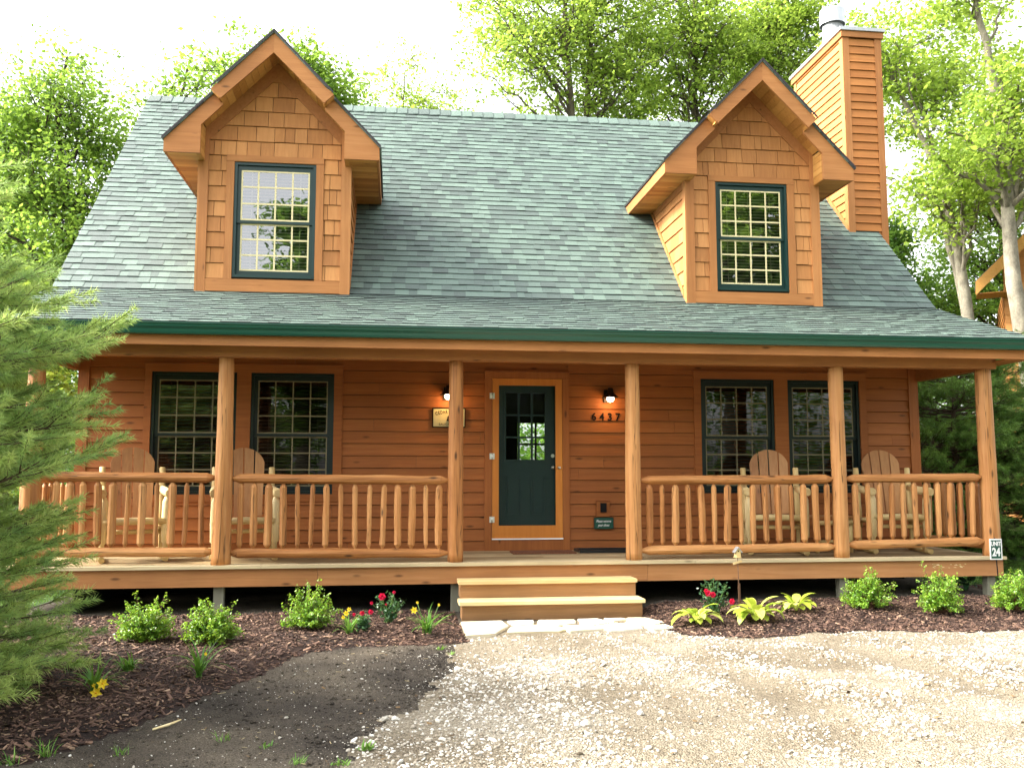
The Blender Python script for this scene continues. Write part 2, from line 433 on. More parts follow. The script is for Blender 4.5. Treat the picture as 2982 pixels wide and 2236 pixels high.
# ground materials
def groundmat(name, stops, scale, bump, extra=None, vor=None, vdark=0.5):
    m, n, l, p = new_mat(name)
    tc = n.new('ShaderNodeTexCoord')
    a = n.new('ShaderNodeTexNoise'); a.inputs['Scale'].default_value = scale; a.inputs['Detail'].default_value = 8
    a.inputs['Roughness'].default_value = 0.65
    l.new(tc.outputs['Object'], a.inputs['Vector'])
    b = n.new('ShaderNodeTexNoise'); b.inputs['Scale'].default_value = 1.1; b.inputs['Detail'].default_value = 3
    l.new(tc.outputs['Object'], b.inputs['Vector'])
    mth = n.new('ShaderNodeMath'); mth.operation = 'MULTIPLY_ADD'
    l.new(b.outputs['Fac'], mth.inputs[0]); mth.inputs[1].default_value = 0.9
    sb = n.new('ShaderNodeMath'); sb.operation = 'SUBTRACT'; l.new(a.outputs['Fac'], sb.inputs[0]); sb.inputs[1].default_value = 0.45
    l.new(sb.outputs[0], mth.inputs[2])
    cr = n.new('ShaderNodeValToRGB'); el = cr.color_ramp.elements
    while len(el) < len(stops): el.new(0.5)
    for e, (pos, c) in zip(el, stops):
        e.position = pos; e.color = (*c, 1)
    l.new(mth.outputs[0], cr.inputs['Fac'])
    colr = cr.outputs['Color']
    h = a.outputs['Fac']
    if vor:
        v = n.new('ShaderNodeTexVoronoi'); v.inputs['Scale'].default_value = vor; v.inputs['Randomness'].default_value = 1
        l.new(tc.outputs['Object'], v.inputs['Vector'])
        vr = n.new('ShaderNodeMapRange'); vr.inputs['From Min'].default_value = 0.15; vr.inputs['From Max'].default_value = 0.75
        vr.inputs['To Min'].default_value = 1.0; vr.inputs['To Max'].default_value = 1 - vdark
        l.new(v.outputs['Distance'], vr.inputs['Value'])
        hsv = n.new('ShaderNodeSeparateColor'); l.new(v.outputs['Color'], hsv.inputs[0])
        v2 = n.new('ShaderNodeMapRange'); v2.inputs['To Min'].default_value = 0.8; v2.inputs['To Max'].default_value = 1.15
        l.new(hsv.outputs[0], v2.inputs['Value'])
        mm = n.new('ShaderNodeMath'); mm.operation = 'MULTIPLY'; l.new(vr.outputs[0], mm.inputs[0]); l.new(v2.outputs[0], mm.inputs[1])
        mx = n.new('ShaderNodeMix'); mx.data_type = 'RGBA'; mx.blend_type = 'MULTIPLY'; mx.inputs['Factor'].default_value = 1
        l.new(colr, mx.inputs['A']); l.new(mm.outputs[0], mx.inputs['B']); colr = mx.outputs['Result']
        iv = n.new('ShaderNodeMath'); iv.operation = 'SUBTRACT'; iv.inputs[0].default_value = 1
        l.new(v.outputs['Distance'], iv.inputs[1]); h = iv.outputs[0]
    l.new(colr, p.inputs['Base Color'])
    p.inputs['Roughness'].default_value = 0.92
    p.inputs['Specular IOR Level'].default_value = 0.2
    bp = n.new('ShaderNodeBump'); bp.inputs['Strength'].default_value = bump; bp.inputs['Distance'].default_value = 0.012
    l.new(h, bp.inputs['Height']); l.new(bp.outputs[0], p.inputs['Normal'])
    return m
M['gravel'] = groundmat('gravel', [(0.25, (0.17, 0.135, 0.09)), (0.45, (0.26, 0.215, 0.15)), (0.62, (0.36, 0.31, 0.23)), (0.8, (0.46, 0.42, 0.335))], 34, 1.0, vor=85, vdark=0.5)
M['soil'] = groundmat('soil', [(0.3, (0.050, 0.041, 0.033)), (0.5, (0.110, 0.090, 0.068)), (0.66, (0.180, 0.148, 0.108)), (0.86, (0.30, 0.245, 0.165))], 130, 1.0, vor=110, vdark=0.55)
M['mulchbase'] = groundmat('mulch_base', [(0.3, (0.012, 0.008, 0.007)), (0.6, (0.035, 0.02, 0.015)), (0.9, (0.09, 0.05, 0.035))], 45, 1.0)
M['grassbase'] = groundmat('grass_base', [(0.3, (0.02, 0.035, 0.01)), (0.6, (0.04, 0.075, 0.018)), (0.9, (0.09, 0.10, 0.04))], 12, 0.8)

def glassmat(name='window_glass', ior=1.85, mul=2.0, add=0.06):
    m, n, l, p = new_mat(name)
    n.remove(p)
    tr = n.new('ShaderNodeBsdfTransparent'); tr.inputs[0].default_value = (0.82, 0.86, 0.84, 1)
    gl = n.new('ShaderNodeBsdfGlossy'); gl.inputs['Roughness'].default_value = 0.01
    nz = n.new('ShaderNodeTexNoise'); nz.inputs['Scale'].default_value = 2.2
    bp = n.new('ShaderNodeBump'); bp.inputs['Strength'].default_value = 0.03; bp.inputs['Distance'].default_value = 0.05
    l.new(nz.outputs['Fac'], bp.inputs['Height']); l.new(bp.outputs[0], gl.inputs['Normal'])
    fr = n.new('ShaderNodeFresnel'); fr.inputs['IOR'].default_value = ior
    l.new(bp.outputs[0], fr.inputs['Normal'])
    ml = n.new('ShaderNodeMath'); ml.operation = 'MULTIPLY_ADD'; ml.inputs[1].default_value = mul; ml.inputs[2].default_value = add; ml.use_clamp = True
    l.new(fr.outputs[0], ml.inputs[0])
    mx = n.new('ShaderNodeMixShader'); l.new(ml.outputs[0], mx.inputs[0]); l.new(tr.outputs[0], mx.inputs[1]); l.new(gl.outputs[0], mx.inputs[2])
    l.new(mx.outputs[0], n['Material Output'].inputs['Surface'])
    return m
M['glass'] = glassmat()
M['door_glass'] = glassmat('door_glass', 1.2, 0.4, 0.0)
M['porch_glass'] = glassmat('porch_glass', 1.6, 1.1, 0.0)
def emis(name, c, s):
    m, n, l, p = new_mat(name)
    p.inputs['Emission Color'].default_value = (*c, 1); p.inputs['Emission Strength'].default_value = s
    p.inputs['Base Color'].default_value = (*c, 1)
    return m
M['bulb'] = emis('lit_bulb', (1.0, 0.80, 0.55), 4)

def text_mesh(name, body, size, mat, parent, loc, rx=math.pi / 2, ry=0.0, rz=0.0, ext=0.002, align='CENTER', offset=0.0, shear=0.0, sx=1.0):
    cu = bpy.data.curves.new(name, 'FONT'); cu.body = body; cu.size = size; cu.extrude = ext
    cu.align_x = align; cu.align_y = 'CENTER'; cu.offset = offset; cu.shear = shear
    tmp = bpy.data.objects.new('tmp', cu); col.objects.link(tmp)
    dg = bpy.context.evaluated_depsgraph_get()
    me = bpy.data.meshes.new_from_object(tmp.evaluated_get(dg))
    bpy.data.objects.remove(tmp)
    me.name = name
    me.transform(Matrix.Rotation(rx, 4, 'X') @ Matrix.Diagonal((sx, 1, 1, 1)))
    me.materials.clear(); me.materials.append(mat)
    o = bpy.data.objects.new(name, me); col.objects.link(o); o.parent = parent
    L = chain_loc(parent) if parent else Vector((0, 0, 0))
    o.location = Vector(loc) - L
    o.rotation_euler = (0, ry, rz)
    return o

# ------------------------------------------------------------------ cladding: lapped boards or shingles on any plane
def bands(a, b, cuts):
    e = sorted([a] + [c for c in cuts if a + 1e-4 < c < b - 1e-4] + [b])
    return list(zip(e[:-1], e[1:]))
def clad(mb, P, u0, u1, w0, w1, step, holes=(), d0=0.004, d1=0.02, wmin=1.6, wmax=3.6, gap=0.0015, jit=0.0, tlo=0.3, thi=0.7, thick=0.0, vgap=0.0, butt=None):
    f0 = u0 if callable(u0) else (lambda w: u0)
    f1 = u1 if callable(u1) else (lambda w: u1)
    k = 0; wb = w0
    while wb < w1 - 1e-4:
        wt = min(wb + step, w1)
        lo = min(f0(wb), f0(wt)); hi = max(f1(wb), f1(wt))
        js = [lo]; u = lo + random.random() * wmax
        while u < hi:
            if u - js[-1] > wmin * 0.5: js.append(u)
            u += wmin + random.random() * (wmax - wmin)
        js.append(hi)
        for a, b in zip(js[:-1], js[1:]):
            t = tlo + (thi - tlo) * random.random(); th = random.choice((0, 0, thick)); jb = random.uniform(-jit, jit)
            for c, d in bands(wb, wt, [q for h in holes for q in (h[2], h[3])]):
                mid = (c + d) / 2
                segs = [(a, b)]
                for h in holes:
                    if h[2] < mid < h[3]:
                        ns = []
                        for s0, s1 in segs:
                            if h[1] <= s0 or h[0] >= s1: ns.append((s0, s1))
                            else:
                                if s0 < h[0]: ns.append((s0, h[0]))
                                if s1 > h[1]: ns.append((h[1], s1))
                        segs = ns
                dep = lambda w: d1 + th + (d0 - d1) * (w - wb) / step
                cb = c + (jb + vgap if c == wb else 0)
                for s0, s1 in segs:
                    l0, l1 = max(s0 + gap, f0(c)), max(s0 + gap, f0(d))
                    r0, r1 = min(s1 - gap, f1(c)), min(s1 - gap, f1(d))
                    if r0 <= l0 and r1 <= l1: continue
                    r0 = max(r0, l0); r1 = max(r1, l1)
                    mb.hexa([P(l0, cb, -0.01), P(r0, cb, -0.01), P(r0, cb, dep(c)), P(l0, cb, dep(c)),
                             P(l1, d, -0.01), P(r1, d, -0.01), P(r1, d, dep(d)), P(l1, d, dep(d))], t)
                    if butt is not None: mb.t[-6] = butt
        wb += step; k += 1

# ================================================================== GROUND
def smooth(t):
    t = np.clip(t, 0, 1); return t * t * (3 - 2 * t)
LB = np.array([(-9.0, -7.4), (-3.9, -7.3), (-3.23, -6.70), (-2.98, -6.41), (-2.75, -5.89), (-2.5, -5.3), (-2.21, -4.53), (-2.07, -3.96), (-1.81, -3.63), (-1.21, -3.49), (-0.6, -3.39)])
RBm = np.array([(1.38, -3.0), (1.5, -3.40), (1.94, -3.54), (2.46, -3.40), (3.19, -3.33), (3.85, -3.41), (4.83, -3.44), (7.5, -3.5)])
SG = np.array([(-14, -2.2), (-8.0, -1.65), (-6.9, -1.42), (-6.3, -1.36), (-6.0, -1.28), (-5.7, -1.05), (-5.3, -0.95), (-4.7, -0.85), (-3.97, -0.77), (-3.39, -0.64)])
def zg(x, y):
    x = np.asarray(x, float); y = np.asarray(y, float)
    z = np.full(np.broadcast(x, y).shape, GZ)
    z = z + 0.085 * smooth((y + 3.4) / 1.2) * smooth((x - 1.35) / 0.5) * smooth((9 - x) / 1.5) * smooth((4 - y) / 3)
    z = z + 0.035 * smooth((y - np.interp(x, LB[:, 0], LB[:, 1])) / 0.6) * smooth((-0.7 - x) / 0.3) * smooth((4 - y) / 3) * smooth((x + 8) / 1.5)
    near = smooth((11 - np.hypot(x, y + 5)) / 3)
    z = z + near * ((vn(x, y, 0.9, 1) - 0.5) * 0.03 + (vn(x, y, 0.22, 2) - 0.5) * 0.014 + (vn(x, y, 0.09, 3) - 0.5) * 0.008)
    for xr, dx in ((1.2, 0.25), (2.75, 0.25)):      # two worn tyre tracks
        c = xr - dx * (y + 5) * 0.35 + 0.12 * np.sin(y * 0.9)
        z = z - 0.022 * np.exp(-((x - c) / 0.17) ** 2) * smooth((-3.7 - y) / 0.5) + 0.010 * np.exp(-((np.abs(x - c) - 0.30) / 0.09) ** 2) * smooth((-3.7 - y) / 0.5)
    return z
def zgs(x, y): return float(zg(x, y))
def classify(x, y):
    """0 ground, 1 driveway, 2 soil, 3 mulch"""
    r = (vn(x, y, 0.25, 7) - 0.5) * 0.16 + (vn(x, y, 0.08, 8) - 0.5) * 0.08
    r0_ = -0.12 * np.exp(-((y + 6.35) / 0.30) ** 2)
    c = np.zeros(x.shape, int)
    lb = np.interp(x, LB[:, 0], LB[:, 1]) + r
    rb = np.interp(x, RBm[:, 0], RBm[:, 1]) + r
    sg = np.interp(y, SG[:, 0], SG[:, 1]) + r * 1.6 + (vn(x, y, 0.6, 12) - 0.5) * 0.35 * np.clip((-4.6 - y) / 1.5, 0, 1) + r0_
    drive = (x > sg) & (x < 9 + r) & (y < -2.2) & (y > -40)
    c[drive] = 1
    c[(x <= sg) & (x > -9) & (y < lb) & (y > -14)] = 2
    c[(y >= lb) & (x < -0.57 + r * 0.3) & (x > -8 + r) & (y < -1.6 + r)] = 3
    c[(y >= rb) & (x > 1.39 + r * 0.3) & (x < 7.4 + r) & (y < -0.6)] = 3
    c[(np.abs(x - 0.41) < 0.98) & (y > -2.25) & (y < 0)] = 2
    c[(x > -5.2) & (x < 5.95) & (y > -1.6 + r) & (y < 9)] = 2
    return c
def axis(lo, hi, step, far):
    out = list(np.arange(lo, hi + 1e-6, step)); d = step
    a = [lo]; 
    while a[-1] > -far: d *= 1.35; a.append(a[-1] - d)
    d = step; b = [hi]
    while b[-1] < far: d *= 1.35; b.append(b[-1] + d)
    return np.array(a[:0:-1] + out + b[1:])
gx = axis(-6.2, 7.2, 0.045, 260); gy = axis(-8.6, -1.4, 0.045, 260)
X, Y = np.meshgrid(gx, gy, indexing='ij')
Z = zg(X, Y)
V = np.stack([X, Y, Z], -1).reshape(-1, 3)
nx, ny = len(gx), len(gy)
I = np.arange(nx * ny).reshape(nx, ny)
F = np.stack([I[:-1, :-1], I[1:, :-1], I[1:, 1:], I[:-1, 1:]], -1).reshape(-1, 4)
cx_ = (gx[:-1] + gx[1:]) / 2; cy_ = (gy[:-1] + gy[1:]) / 2
CX, CY = np.meshgrid(cx_, cy_, indexing='ij')
CL = classify(CX, CY).ravel()
for k, (nm, mt, lab, cat) in enumerate([('ground', 'grassbase', 'green and brown ground round the cabin under the trees', 'ground'),
                                   ('driveway', 'gravel', 'pale gravel and sand driveway in front of the steps', 'driveway'),
                                   ('soil', 'soil', 'bare dark soil patch between the mulch and the gravel', 'soil'),
                                   ('mulch_bed', 'mulchbase', 'dark mulch beds along the front of the porch', 'mulch bed')]):
    ff = F[CL == k]
    used, inv = np.unique(ff.ravel(), return_inverse=True)
    o = np_mesh(nm, V[used], inv.reshape(-1, 4), np.full(len(ff), 0.5), M[mt], smooth=True)
    tag(o, lab, cat, kind='structure')

# scattered small solids (one object each: nobody could count them)
ICO_V = None
def ico():
    t = (1 + 5 ** 0.5) / 2
    v = np.array([(-1, t, 0), (1, t, 0), (-1, -t, 0), (1, -t, 0), (0, -1, t), (0, 1, t), (0, -1, -t), (0, 1, -t), (t, 0, -1), (t, 0, 1), (-t, 0, -1), (-t, 0, 1)], float)
    v /= np.linalg.norm(v[0])
    f = np.array([(0, 11, 5), (0, 5, 1), (0, 1, 7), (0, 7, 10), (0, 10, 11), (1, 5, 9), (5, 11, 4), (11, 10, 2), (10, 7, 6), (7, 1, 8), (3, 9, 4), (3, 4, 2), (3, 2, 6), (3, 6, 8), (3, 8, 9), (4, 9, 5), (2, 4, 11), (6, 2, 10), (8, 6, 7), (9, 8, 1)])
    return v, f
def rand_rot(n, flat=1.0):
    a = rng.random(n) * 2 * np.pi; tx = rng.normal(0, 0.35 * flat, n); ty = rng.normal(0, 0.35 * flat, n)
    ca, sa = np.cos(a), np.sin(a); z = np.zeros(n); o = np.ones(n)
    Rz = np.stack([np.stack([ca, -sa, z], -1), np.stack([sa, ca, z], -1), np.stack([z, z, o], -1)], 1)
    cx, sx = np.cos(tx), np.sin(tx)
    Rx = np.stack([np.stack([o, z, z], -1), np.stack([z, cx, -sx], -1), np.stack([z, sx, cx], -1)], 1)
    cy, sy = np.cos(ty), np.sin(ty)
    Ry = np.stack([np.stack([cy, z, sy], -1), np.stack([z, o, z], -1), np.stack([-sy, z, cy], -1)], 1)
    return Rz @ Rx @ Ry
def scatter(name, pos, size, aspect, mat, tint, base='ico', flat=1.0, smooth_=False):
    n = len(pos)
    if base == 'ico': v, f = ico()
    else:
        v = np.array([(-1, -1, -1), (1, -1, -1), (1, 1, -1), (-1, 1, -1), (-1, -1, 1), (1, -1, 1), (1, 1, 1), (-1, 1, 1)], float)
        f = np.array([(0, 3, 2, 1), (4, 5, 6, 7), (0, 1, 5, 4), (1, 2, 6, 5), (2, 3, 7, 6), (3, 0, 4, 7)])
    asp = np.array(aspect)[None, :] * (1 + rng.uniform(-0.3, 0.3, (n, 3)))
    vv = v[None] * asp[:, None, :] * size[:, None, None]
    vv = vv * (1 + rng.uniform(-0.16, 0.16, vv.shape))
    vv = np.einsum('nij,nkj->nki', rand_rot(n, flat), vv) + pos[:, None, :]
    ff = (f[None] + (np.arange(n) * len(v))[:, None, None]).reshape(-1, f.shape[1])
    return np_mesh(name, vv.reshape(-1, 3), ff, np.repeat(tint, len(f)), mat, smooth=smooth_)
def pts_in(n, x0, x1, y0, y1, dens, cls):
    x = rng.uniform(x0, x1, n); y = rng.uniform(y0, y1, n)
    keep = (rng.random(n) < dens(x, y)) & (classify(x, y) == cls)
    return x[keep], y[keep]
# gravel stones: dense in worn-out banks, sparse on the packed sand
def gd(x, y):
    d = smooth((vn(x, y, 0.75, 21) * 0.6 + vn(x, y, 0.3, 22) * 0.4 - 0.40) / 0.22)
    edge = smooth((0.75 - np.abs(x + 0.45)) / 0.5) * smooth((-3.9 - y) / 1.0)
    v = 0.16 + 0.55 * d + 0.75 * edge
    for xr, dx in ((1.2, 0.25), (2.75, 0.25)):
        c = xr - dx * (y + 5) * 0.35 + 0.12 * np.sin(y * 0.9)
        v = v * (1 - 0.75 * np.exp(-((x - c) / 0.17) ** 2)) + 0.3 * np.exp(-((np.abs(x - c) - 0.32) / 0.10) ** 2)
    return np.clip(v, 0, 1)
x, y = pts_in(76000, -1.9, 7.2, -8.4, -3.0, gd, 1)
s = rng.lognormal(math.log(0.0064), 0.45, len(x)).clip(0.0028, 0.026)
o = scatter('gravel_stones', np.stack([x, y, zg(x, y) + s * 0.25], -1), s, (1.25, 1.0, 0.62), M['pebble'], rng.random(len(x)))
tag(o, 'loose pale gravel stones strewn over the driveway', 'gravel', kind='stuff')
x, y = pts_in(70000, -7, -0.5, -8.4, -3.2, lambda x, y: 0.25 + 0.75 * np.exp(-((np.interp(y, SG[:, 0], SG[:, 1]) - x) / 0.22)), 2)
s = rng.lognormal(math.log(0.0029), 0.5, len(x)).clip(0.0012, 0.011)
tt = np.where(rng.random(len(x)) < 0.26, rng.uniform(0.3, 0.9, len(x)), -0.3)
o = scatter('soil_pebbles', np.stack([x, y, zg(x, y) + s * 0.3], -1)[tt > 0], s[tt > 0], (1.2, 1.0, 0.7), M['pebble'], tt[tt > 0])
tag(o, 'tiny pale pebbles speckling the bare dark soil', 'pebbles', kind='stuff')
o = scatter('soil_clods', np.stack([x, y, zg(x, y) + s * 0.3], -1)[tt < 0], s[tt < 0] * 1.9, (1.2, 1.0, 0.7), M['soil'], tt[tt < 0] * 0 + 0.5)
tag(o, 'small dark clods of soil lying on the bare patch', 'soil clods', kind='stuff')
x1, y1 = pts_in(44000, -6.5, -0.55, -7.4, -1.6, lambda x, y: 0.95 + 0 * x, 3)
x2, y2 = pts_in(28000, 1.35, 7.2, -3.7, -0.9, lambda x, y: 0.95 + 0 * x, 3)
x = np.concatenate([x1, x2]); y = np.concatenate([y1, y2])
s = rng.lognormal(math.log(0.0125), 0.45, len(x)).clip(0.004, 0.04)
o = scatter('mulch_chips', np.stack([x, y, zg(x, y) + 0.004 + rng.random(len(x)) * 0.01], -1), s, (1.0, 0.26, 0.14), M['chip'], rng.beta(2.1, 2.2, len(x)), base='box', flat=0.9)
tag(o, 'shredded brown bark mulch covering the planting beds', 'mulch', kind='stuff')
x = rng.uniform(-3.4, -0.9, 120); y = rng.uniform(-7.3, -3.5, 120)
k = classify(x, y) == 2
x, y = x[k], y[k]
o = scatter('straw_bits', np.stack([x, y, zg(x, y) + 0.006], -1), rng.uniform(0.006, 0.022, len(x)), (1, 0.09, 0.05), M['straw'], rng.random(len(x)), base='box', flat=0.3)
tag(o, 'dry straw bits scattered on the bare soil', 'straw', kind='stuff')

x = rng.uniform(-4.5, 6.5, 420); y = rng.uniform(-7.2, -2.3, 420)
o_v = np.stack([x, y, zg(x, y) + 0.012], -1)
o = scatter('leaf_litter', o_v, rng.uniform(0.006, 0.016, len(x)), (1, 0.6, 0.05), M['litter'], rng.random(len(x)), base='box', flat=0.8)
tag(o, 'small dry brown leaves and crumbs blown over the drive and beds', 'leaf litter', kind='stuff')

# flagstones below the steps
path = MB()
stones = [
 [(-0.55, -2.30), (-0.12, -2.28), (-0.10, -2.62), (-0.28, -3.02), (-0.55, -3.10)],
 [(-0.08, -2.28), (0.20, -2.27), (0.16, -2.50), (-0.05, -2.58)],
 [(0.24, -2.27), (0.62, -2.28), (0.60, -2.52), (0.40, -2.62), (0.20, -2.56)],
 [(-0.10, -2.70), (0.12, -2.56), (0.34, -2.64), (0.50, -2.84), (0.34, -2.96), (-0.16, -2.98)],
 [(0.66, -2.27), (0.88, -2.28), (0.92, -2.52), (0.74, -2.66), (0.64, -2.54)],
 [(0.42, -2.68), (0.70, -2.70), (0.78, -2.92), (0.44, -3.00)],
 [(0.92, -2.30), (1.12, -2.28), (1.16, -2.40), (0.98, -2.50)],
 [(0.76, -2.72), (0.98, -2.56), (1.14, -2.62), (1.18, -2.90), (0.84, -2.99)],
 [(1.18, -2.28), (1.38, -2.30), (1.50, -2.62), (1.34, -2.74), (1.08, -2.60)],
 [(1.22, -2.80), (1.46, -2.72), (1.50, -2.92), (1.24, -2.98)],
]
for st in stones:
    pts = []
    for i in range(len(st)):
        a = Vector(st[i] + (0,)); b = Vector(st[(i + 1) % len(st)] + (0,))
        for k_ in range(3):
            q = a.lerp(b, k_ / 3) + Vector((random.uniform(-.014, .014), random.uniform(-.014, .014), 0))
            pts.append(q)
    c = sum(pts, Vector()) / len(pts); zt = GZ + 0.018 + random.uniform(-.004, .004)
    bot = [(p.x, p.y, GZ - 0.04) for p in pts]; top = [(p.x, p.y, zt - 0.006) for p in pts]
    ins = [(c.x + (p.x - c.x) * 0.95, c.y + (p.y - c.y) * 0.95, zt) for p in pts]
    t = random.random()
    path.prism(bot, top, t); n0 = len(path.v); path.v += top + ins; kk = len(pts)
    for i in range(kk):
        j = (i + 1) % kk; path.face((n0 + i, n0 + j, n0 + kk + j, n0 + kk + i), t)
    path.face(tuple(n0 + kk + i for i in range(kk)), t)
tag(path.build('path', M['stone']), 'irregular cream flagstones laid below the porch steps', 'path', kind='structure')

# ================================================================== THE CABIN
SL = 1.035                      # main roof slope
ZK = 3.26                       # height of the bend between the two roof slopes
XL, XR = -5.09, 5.87            # house walls
RXL, RXR = -5.47, 6.22          # roof edges
cabin = thing('log_cabin', 'stained cedar cabin with green shingle roof, two dormers and a full-width log-railed porch', 'cabin', (0.4, 0, GZ))
def frontP(u, w, d): return (u, -d, w)
def leftP(u, w, d): return (XL - d, u, w)
def rightP(u, w, d): return (XR + d, u, w)

WZ0, WZ1, WW = 0.7215, 2.241, 1.026
wins = [(-4.242, WZ0), (-3.043, WZ0), (2.795, WZ0), (4.010, WZ0)]
groups = [(-4.325, -1.909), (2.700, 5.136)]
holes = [(-4.30, -1.93, 0.66, 2.33), (2.72, 5.12, 0.66, 2.33), (-0.08, 0.99, 0.0, 2.29), (1.36, 1.537, 0.424, 0.628)]
mb = MB()
clad(mb, frontP, XL + 0.1, XR - 0.1, -0.035, 2.46, 0.1545, holes, d0=0.002, d1=0.022, vgap=0.006, wmin=2.4, wmax=4.8, tlo=0.40, thi=0.60)
mb.build('front_wall', M['siding_x'], cabin)
mb = MB()
gab = lambda w: max(0.0, (w - ZK) / SL)
for P_ in (leftP, rightP):
    clad(mb, P_, lambda w: gab(w) + 0.0, lambda w: 8.0 - gab(w), -0.2, 7.25, 0.1545, tlo=0.4, thi=0.6)
mb.build_split('side_wall', M['siding_y'], cabin)
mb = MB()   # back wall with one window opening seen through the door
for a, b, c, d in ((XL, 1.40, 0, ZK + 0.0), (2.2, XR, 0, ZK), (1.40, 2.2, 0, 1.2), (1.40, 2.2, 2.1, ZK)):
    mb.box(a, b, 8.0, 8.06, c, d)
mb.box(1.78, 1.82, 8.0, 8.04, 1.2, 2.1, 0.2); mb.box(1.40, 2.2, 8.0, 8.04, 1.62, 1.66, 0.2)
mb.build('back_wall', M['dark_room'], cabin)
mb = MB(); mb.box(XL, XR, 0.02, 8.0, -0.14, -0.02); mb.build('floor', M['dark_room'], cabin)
mb = MB(); mb.box(XL + 0.1, XR - 0.1, 0.30, 0.36, GZ - 0.1, -0.05); mb.box(XL + 0.1, XL + 0.2, 0.3, 8, GZ - 0.1, -0.05); mb.box(XR - 0.2, XR - 0.1, 0.3, 8, GZ - 0.1, -0.05); mb.box(-4.60, -4.56, -1.42, 0.299, GZ - 0.1, -0.21)  # last box: panel added at the left to block side light under the deck
mb.build_split('foundation_shade', M['foundation_shade'], cabin)

# corner boards and casings
mb = MB()
mb.box(XL - 0.02, XL + 0.11, -0.034, 0.0, -0.04, 2.44, 0.35); mb.box(XR - 0.115, XR + 0.02, -0.034, 0.0, -0.04, 2.44, 0.45)
mb.build_split('corner_board', M['siding_z'], cabin)
for gi, (a, b) in enumerate(groups):
    mb = MB()
    w1, w2 = wins[gi * 2][0], wins[gi * 2 + 1][0]
    mb.box(a, w1, -0.032, 0.02, WZ0, WZ1, 0.45); mb.box(w1 + WW, w2, -0.032, 0.02, WZ0, WZ1, 0.5); mb.box(w2 + WW, b, -0.032, 0.02, WZ0, WZ1, 0.4)
    mb.box(a, b, -0.034, 0.02, WZ1, 2.335, 0.5); mb.box(a - 0.012, b + 0.012, -0.05, 0.0, 2.336, 2.352, 0.3)
    mb.box(a, b, -0.034, 0.02, 0.63, WZ0, 0.4)
    mb.build_split('window_casing', M['siding_x'], cabin)
mb = MB()
mb.box(-0.098, -0.004, -0.034, 0.02, 0.0, 2.212, 0.45); mb.box(0.922, 1.01, -0.034, 0.02, 0.0, 2.212, 0.5)
mb.box(-0.098, 1.01, -0.036, 0.02, 2.213, 2.295, 0.5); mb.box(-0.108, 1.02, -0.052, 0.0, 2.297, 2.312, 0.2)
mb.box(-0.003, 0.921, -0.03, 0.09, 0.0, 0.139, 0.4)
mb.build('door_casing', M['siding_z'], cabin)

def window(x0, z0, w, h, y0, porch=False):
    GM, FM, BM = (M['porch_glass'], M['green_shaded'], M['blind']) if porch else (M['glass'], M['green'], M['blind_pale'])
    """double-hung window, front of frame at y0 (towards -y)"""
    x1, z1 = x0 + w, z0 + h
    f = MB(); e = 0.036
    f.box(x0, x0 + e, y0 - 0.012, y0 + 0.10, z0, z1); f.box(x1 - e, x1, y0 - 0.012, y0 + 0.10, z0, z1)
    f.box(x0 + e, x1 - e, y0 - 0.012, y0 + 0.10, z1 - e, z1); f.box(x0 + e, x1 - e, y0 - 0.02, y0 + 0.10, z0, z0 + e)
    fr = f.build('window', FM, cabin)
    zm = z0 + h * 0.485
    for top in (1, 0):
        a, b = (zm - 0.016, z1 - e) if top else (z0 + e, zm + 0.02)
        yy = y0 + (0.018 if top else 0.045)
        s_ = MB(); q = 0.045; rt = 0.06 if top else 0.036; rb = 0.036 if top else 0.062
        s_.box(x0 + e, x0 + e + q, yy, yy + 0.025, a, b); s_.box(x1 - e - q, x1 - e, yy, yy + 0.025, a, b)
        s_.box(x0 + e + q, x1 - e - q, yy, yy + 0.025, b - rt, b); s_.box(x0 + e + q, x1 - e - q, yy, yy + 0.025, a, a + rb)
        s_.build('sash', FM, fr)
        gx0, gx1, gz0, gz1 = x0 + e + q, x1 - e - q, a + rb, b - rt
        p_ = MB(); p_.poly([(gx0, yy + 0.008, gz0), (gx1, yy + 0.008, gz0), (gx1, yy + 0.008, gz1), (gx0, yy + 0.008, gz1)])
        p_.build('pane', GM, fr)
        g = MB(); t = 0.008 if porch else 0.0105
        for i in range(5):
            xx = gx0 + (gx1 - gx0) * i / 4; xx = min(max(xx, gx0 + t), gx1 - t)
            g.box(xx - t, xx + t, yy + 0.0045, yy + 0.0072, gz0, gz1)
        for i in range(4):
            zz = gz0 + (gz1 - gz0) * i / 3; zz = min(max(zz, gz0 + t), gz1 - t)
            g.box(gx0, gx1, yy + 0.0035, yy + 0.0044, zz - t, zz + t)
        g.build('grille', M['cream_shaded'] if porch else M['cream'], fr)
    bl = MB(); zz = z0 + e + 0.02
    while zz < z1 - e - 0.02:
        bl.hexa([(x0 + e, y0 + 0.11, zz), (x1 - e, y0 + 0.11, zz), (x1 - e, y0 + 0.113, zz + 0.004), (x0 + e, y0 + 0.113, zz + 0.004),
                 (x0 + e, y0 + 0.145, zz + 0.020), (x1 - e, y0 + 0.145, zz + 0.020), (x1 - e, y0 + 0.148, zz + 0.024), (x0 + e, y0 + 0.148, zz + 0.024)], 0.5)
        zz += 0.043
    for q in (0.2, 0.5, 0.8):
        xx = x0 + w * q; bl.box(xx - 0.004, xx + 0.004, y0 + 0.105, y0 + 0.108, z0 + e, z1 - e, 0.4)
    bl.build('blind', BM, fr)
    return fr
for x0, z0 in wins: window(x0, z0, WW, WZ1 - WZ0, 0.0, True)

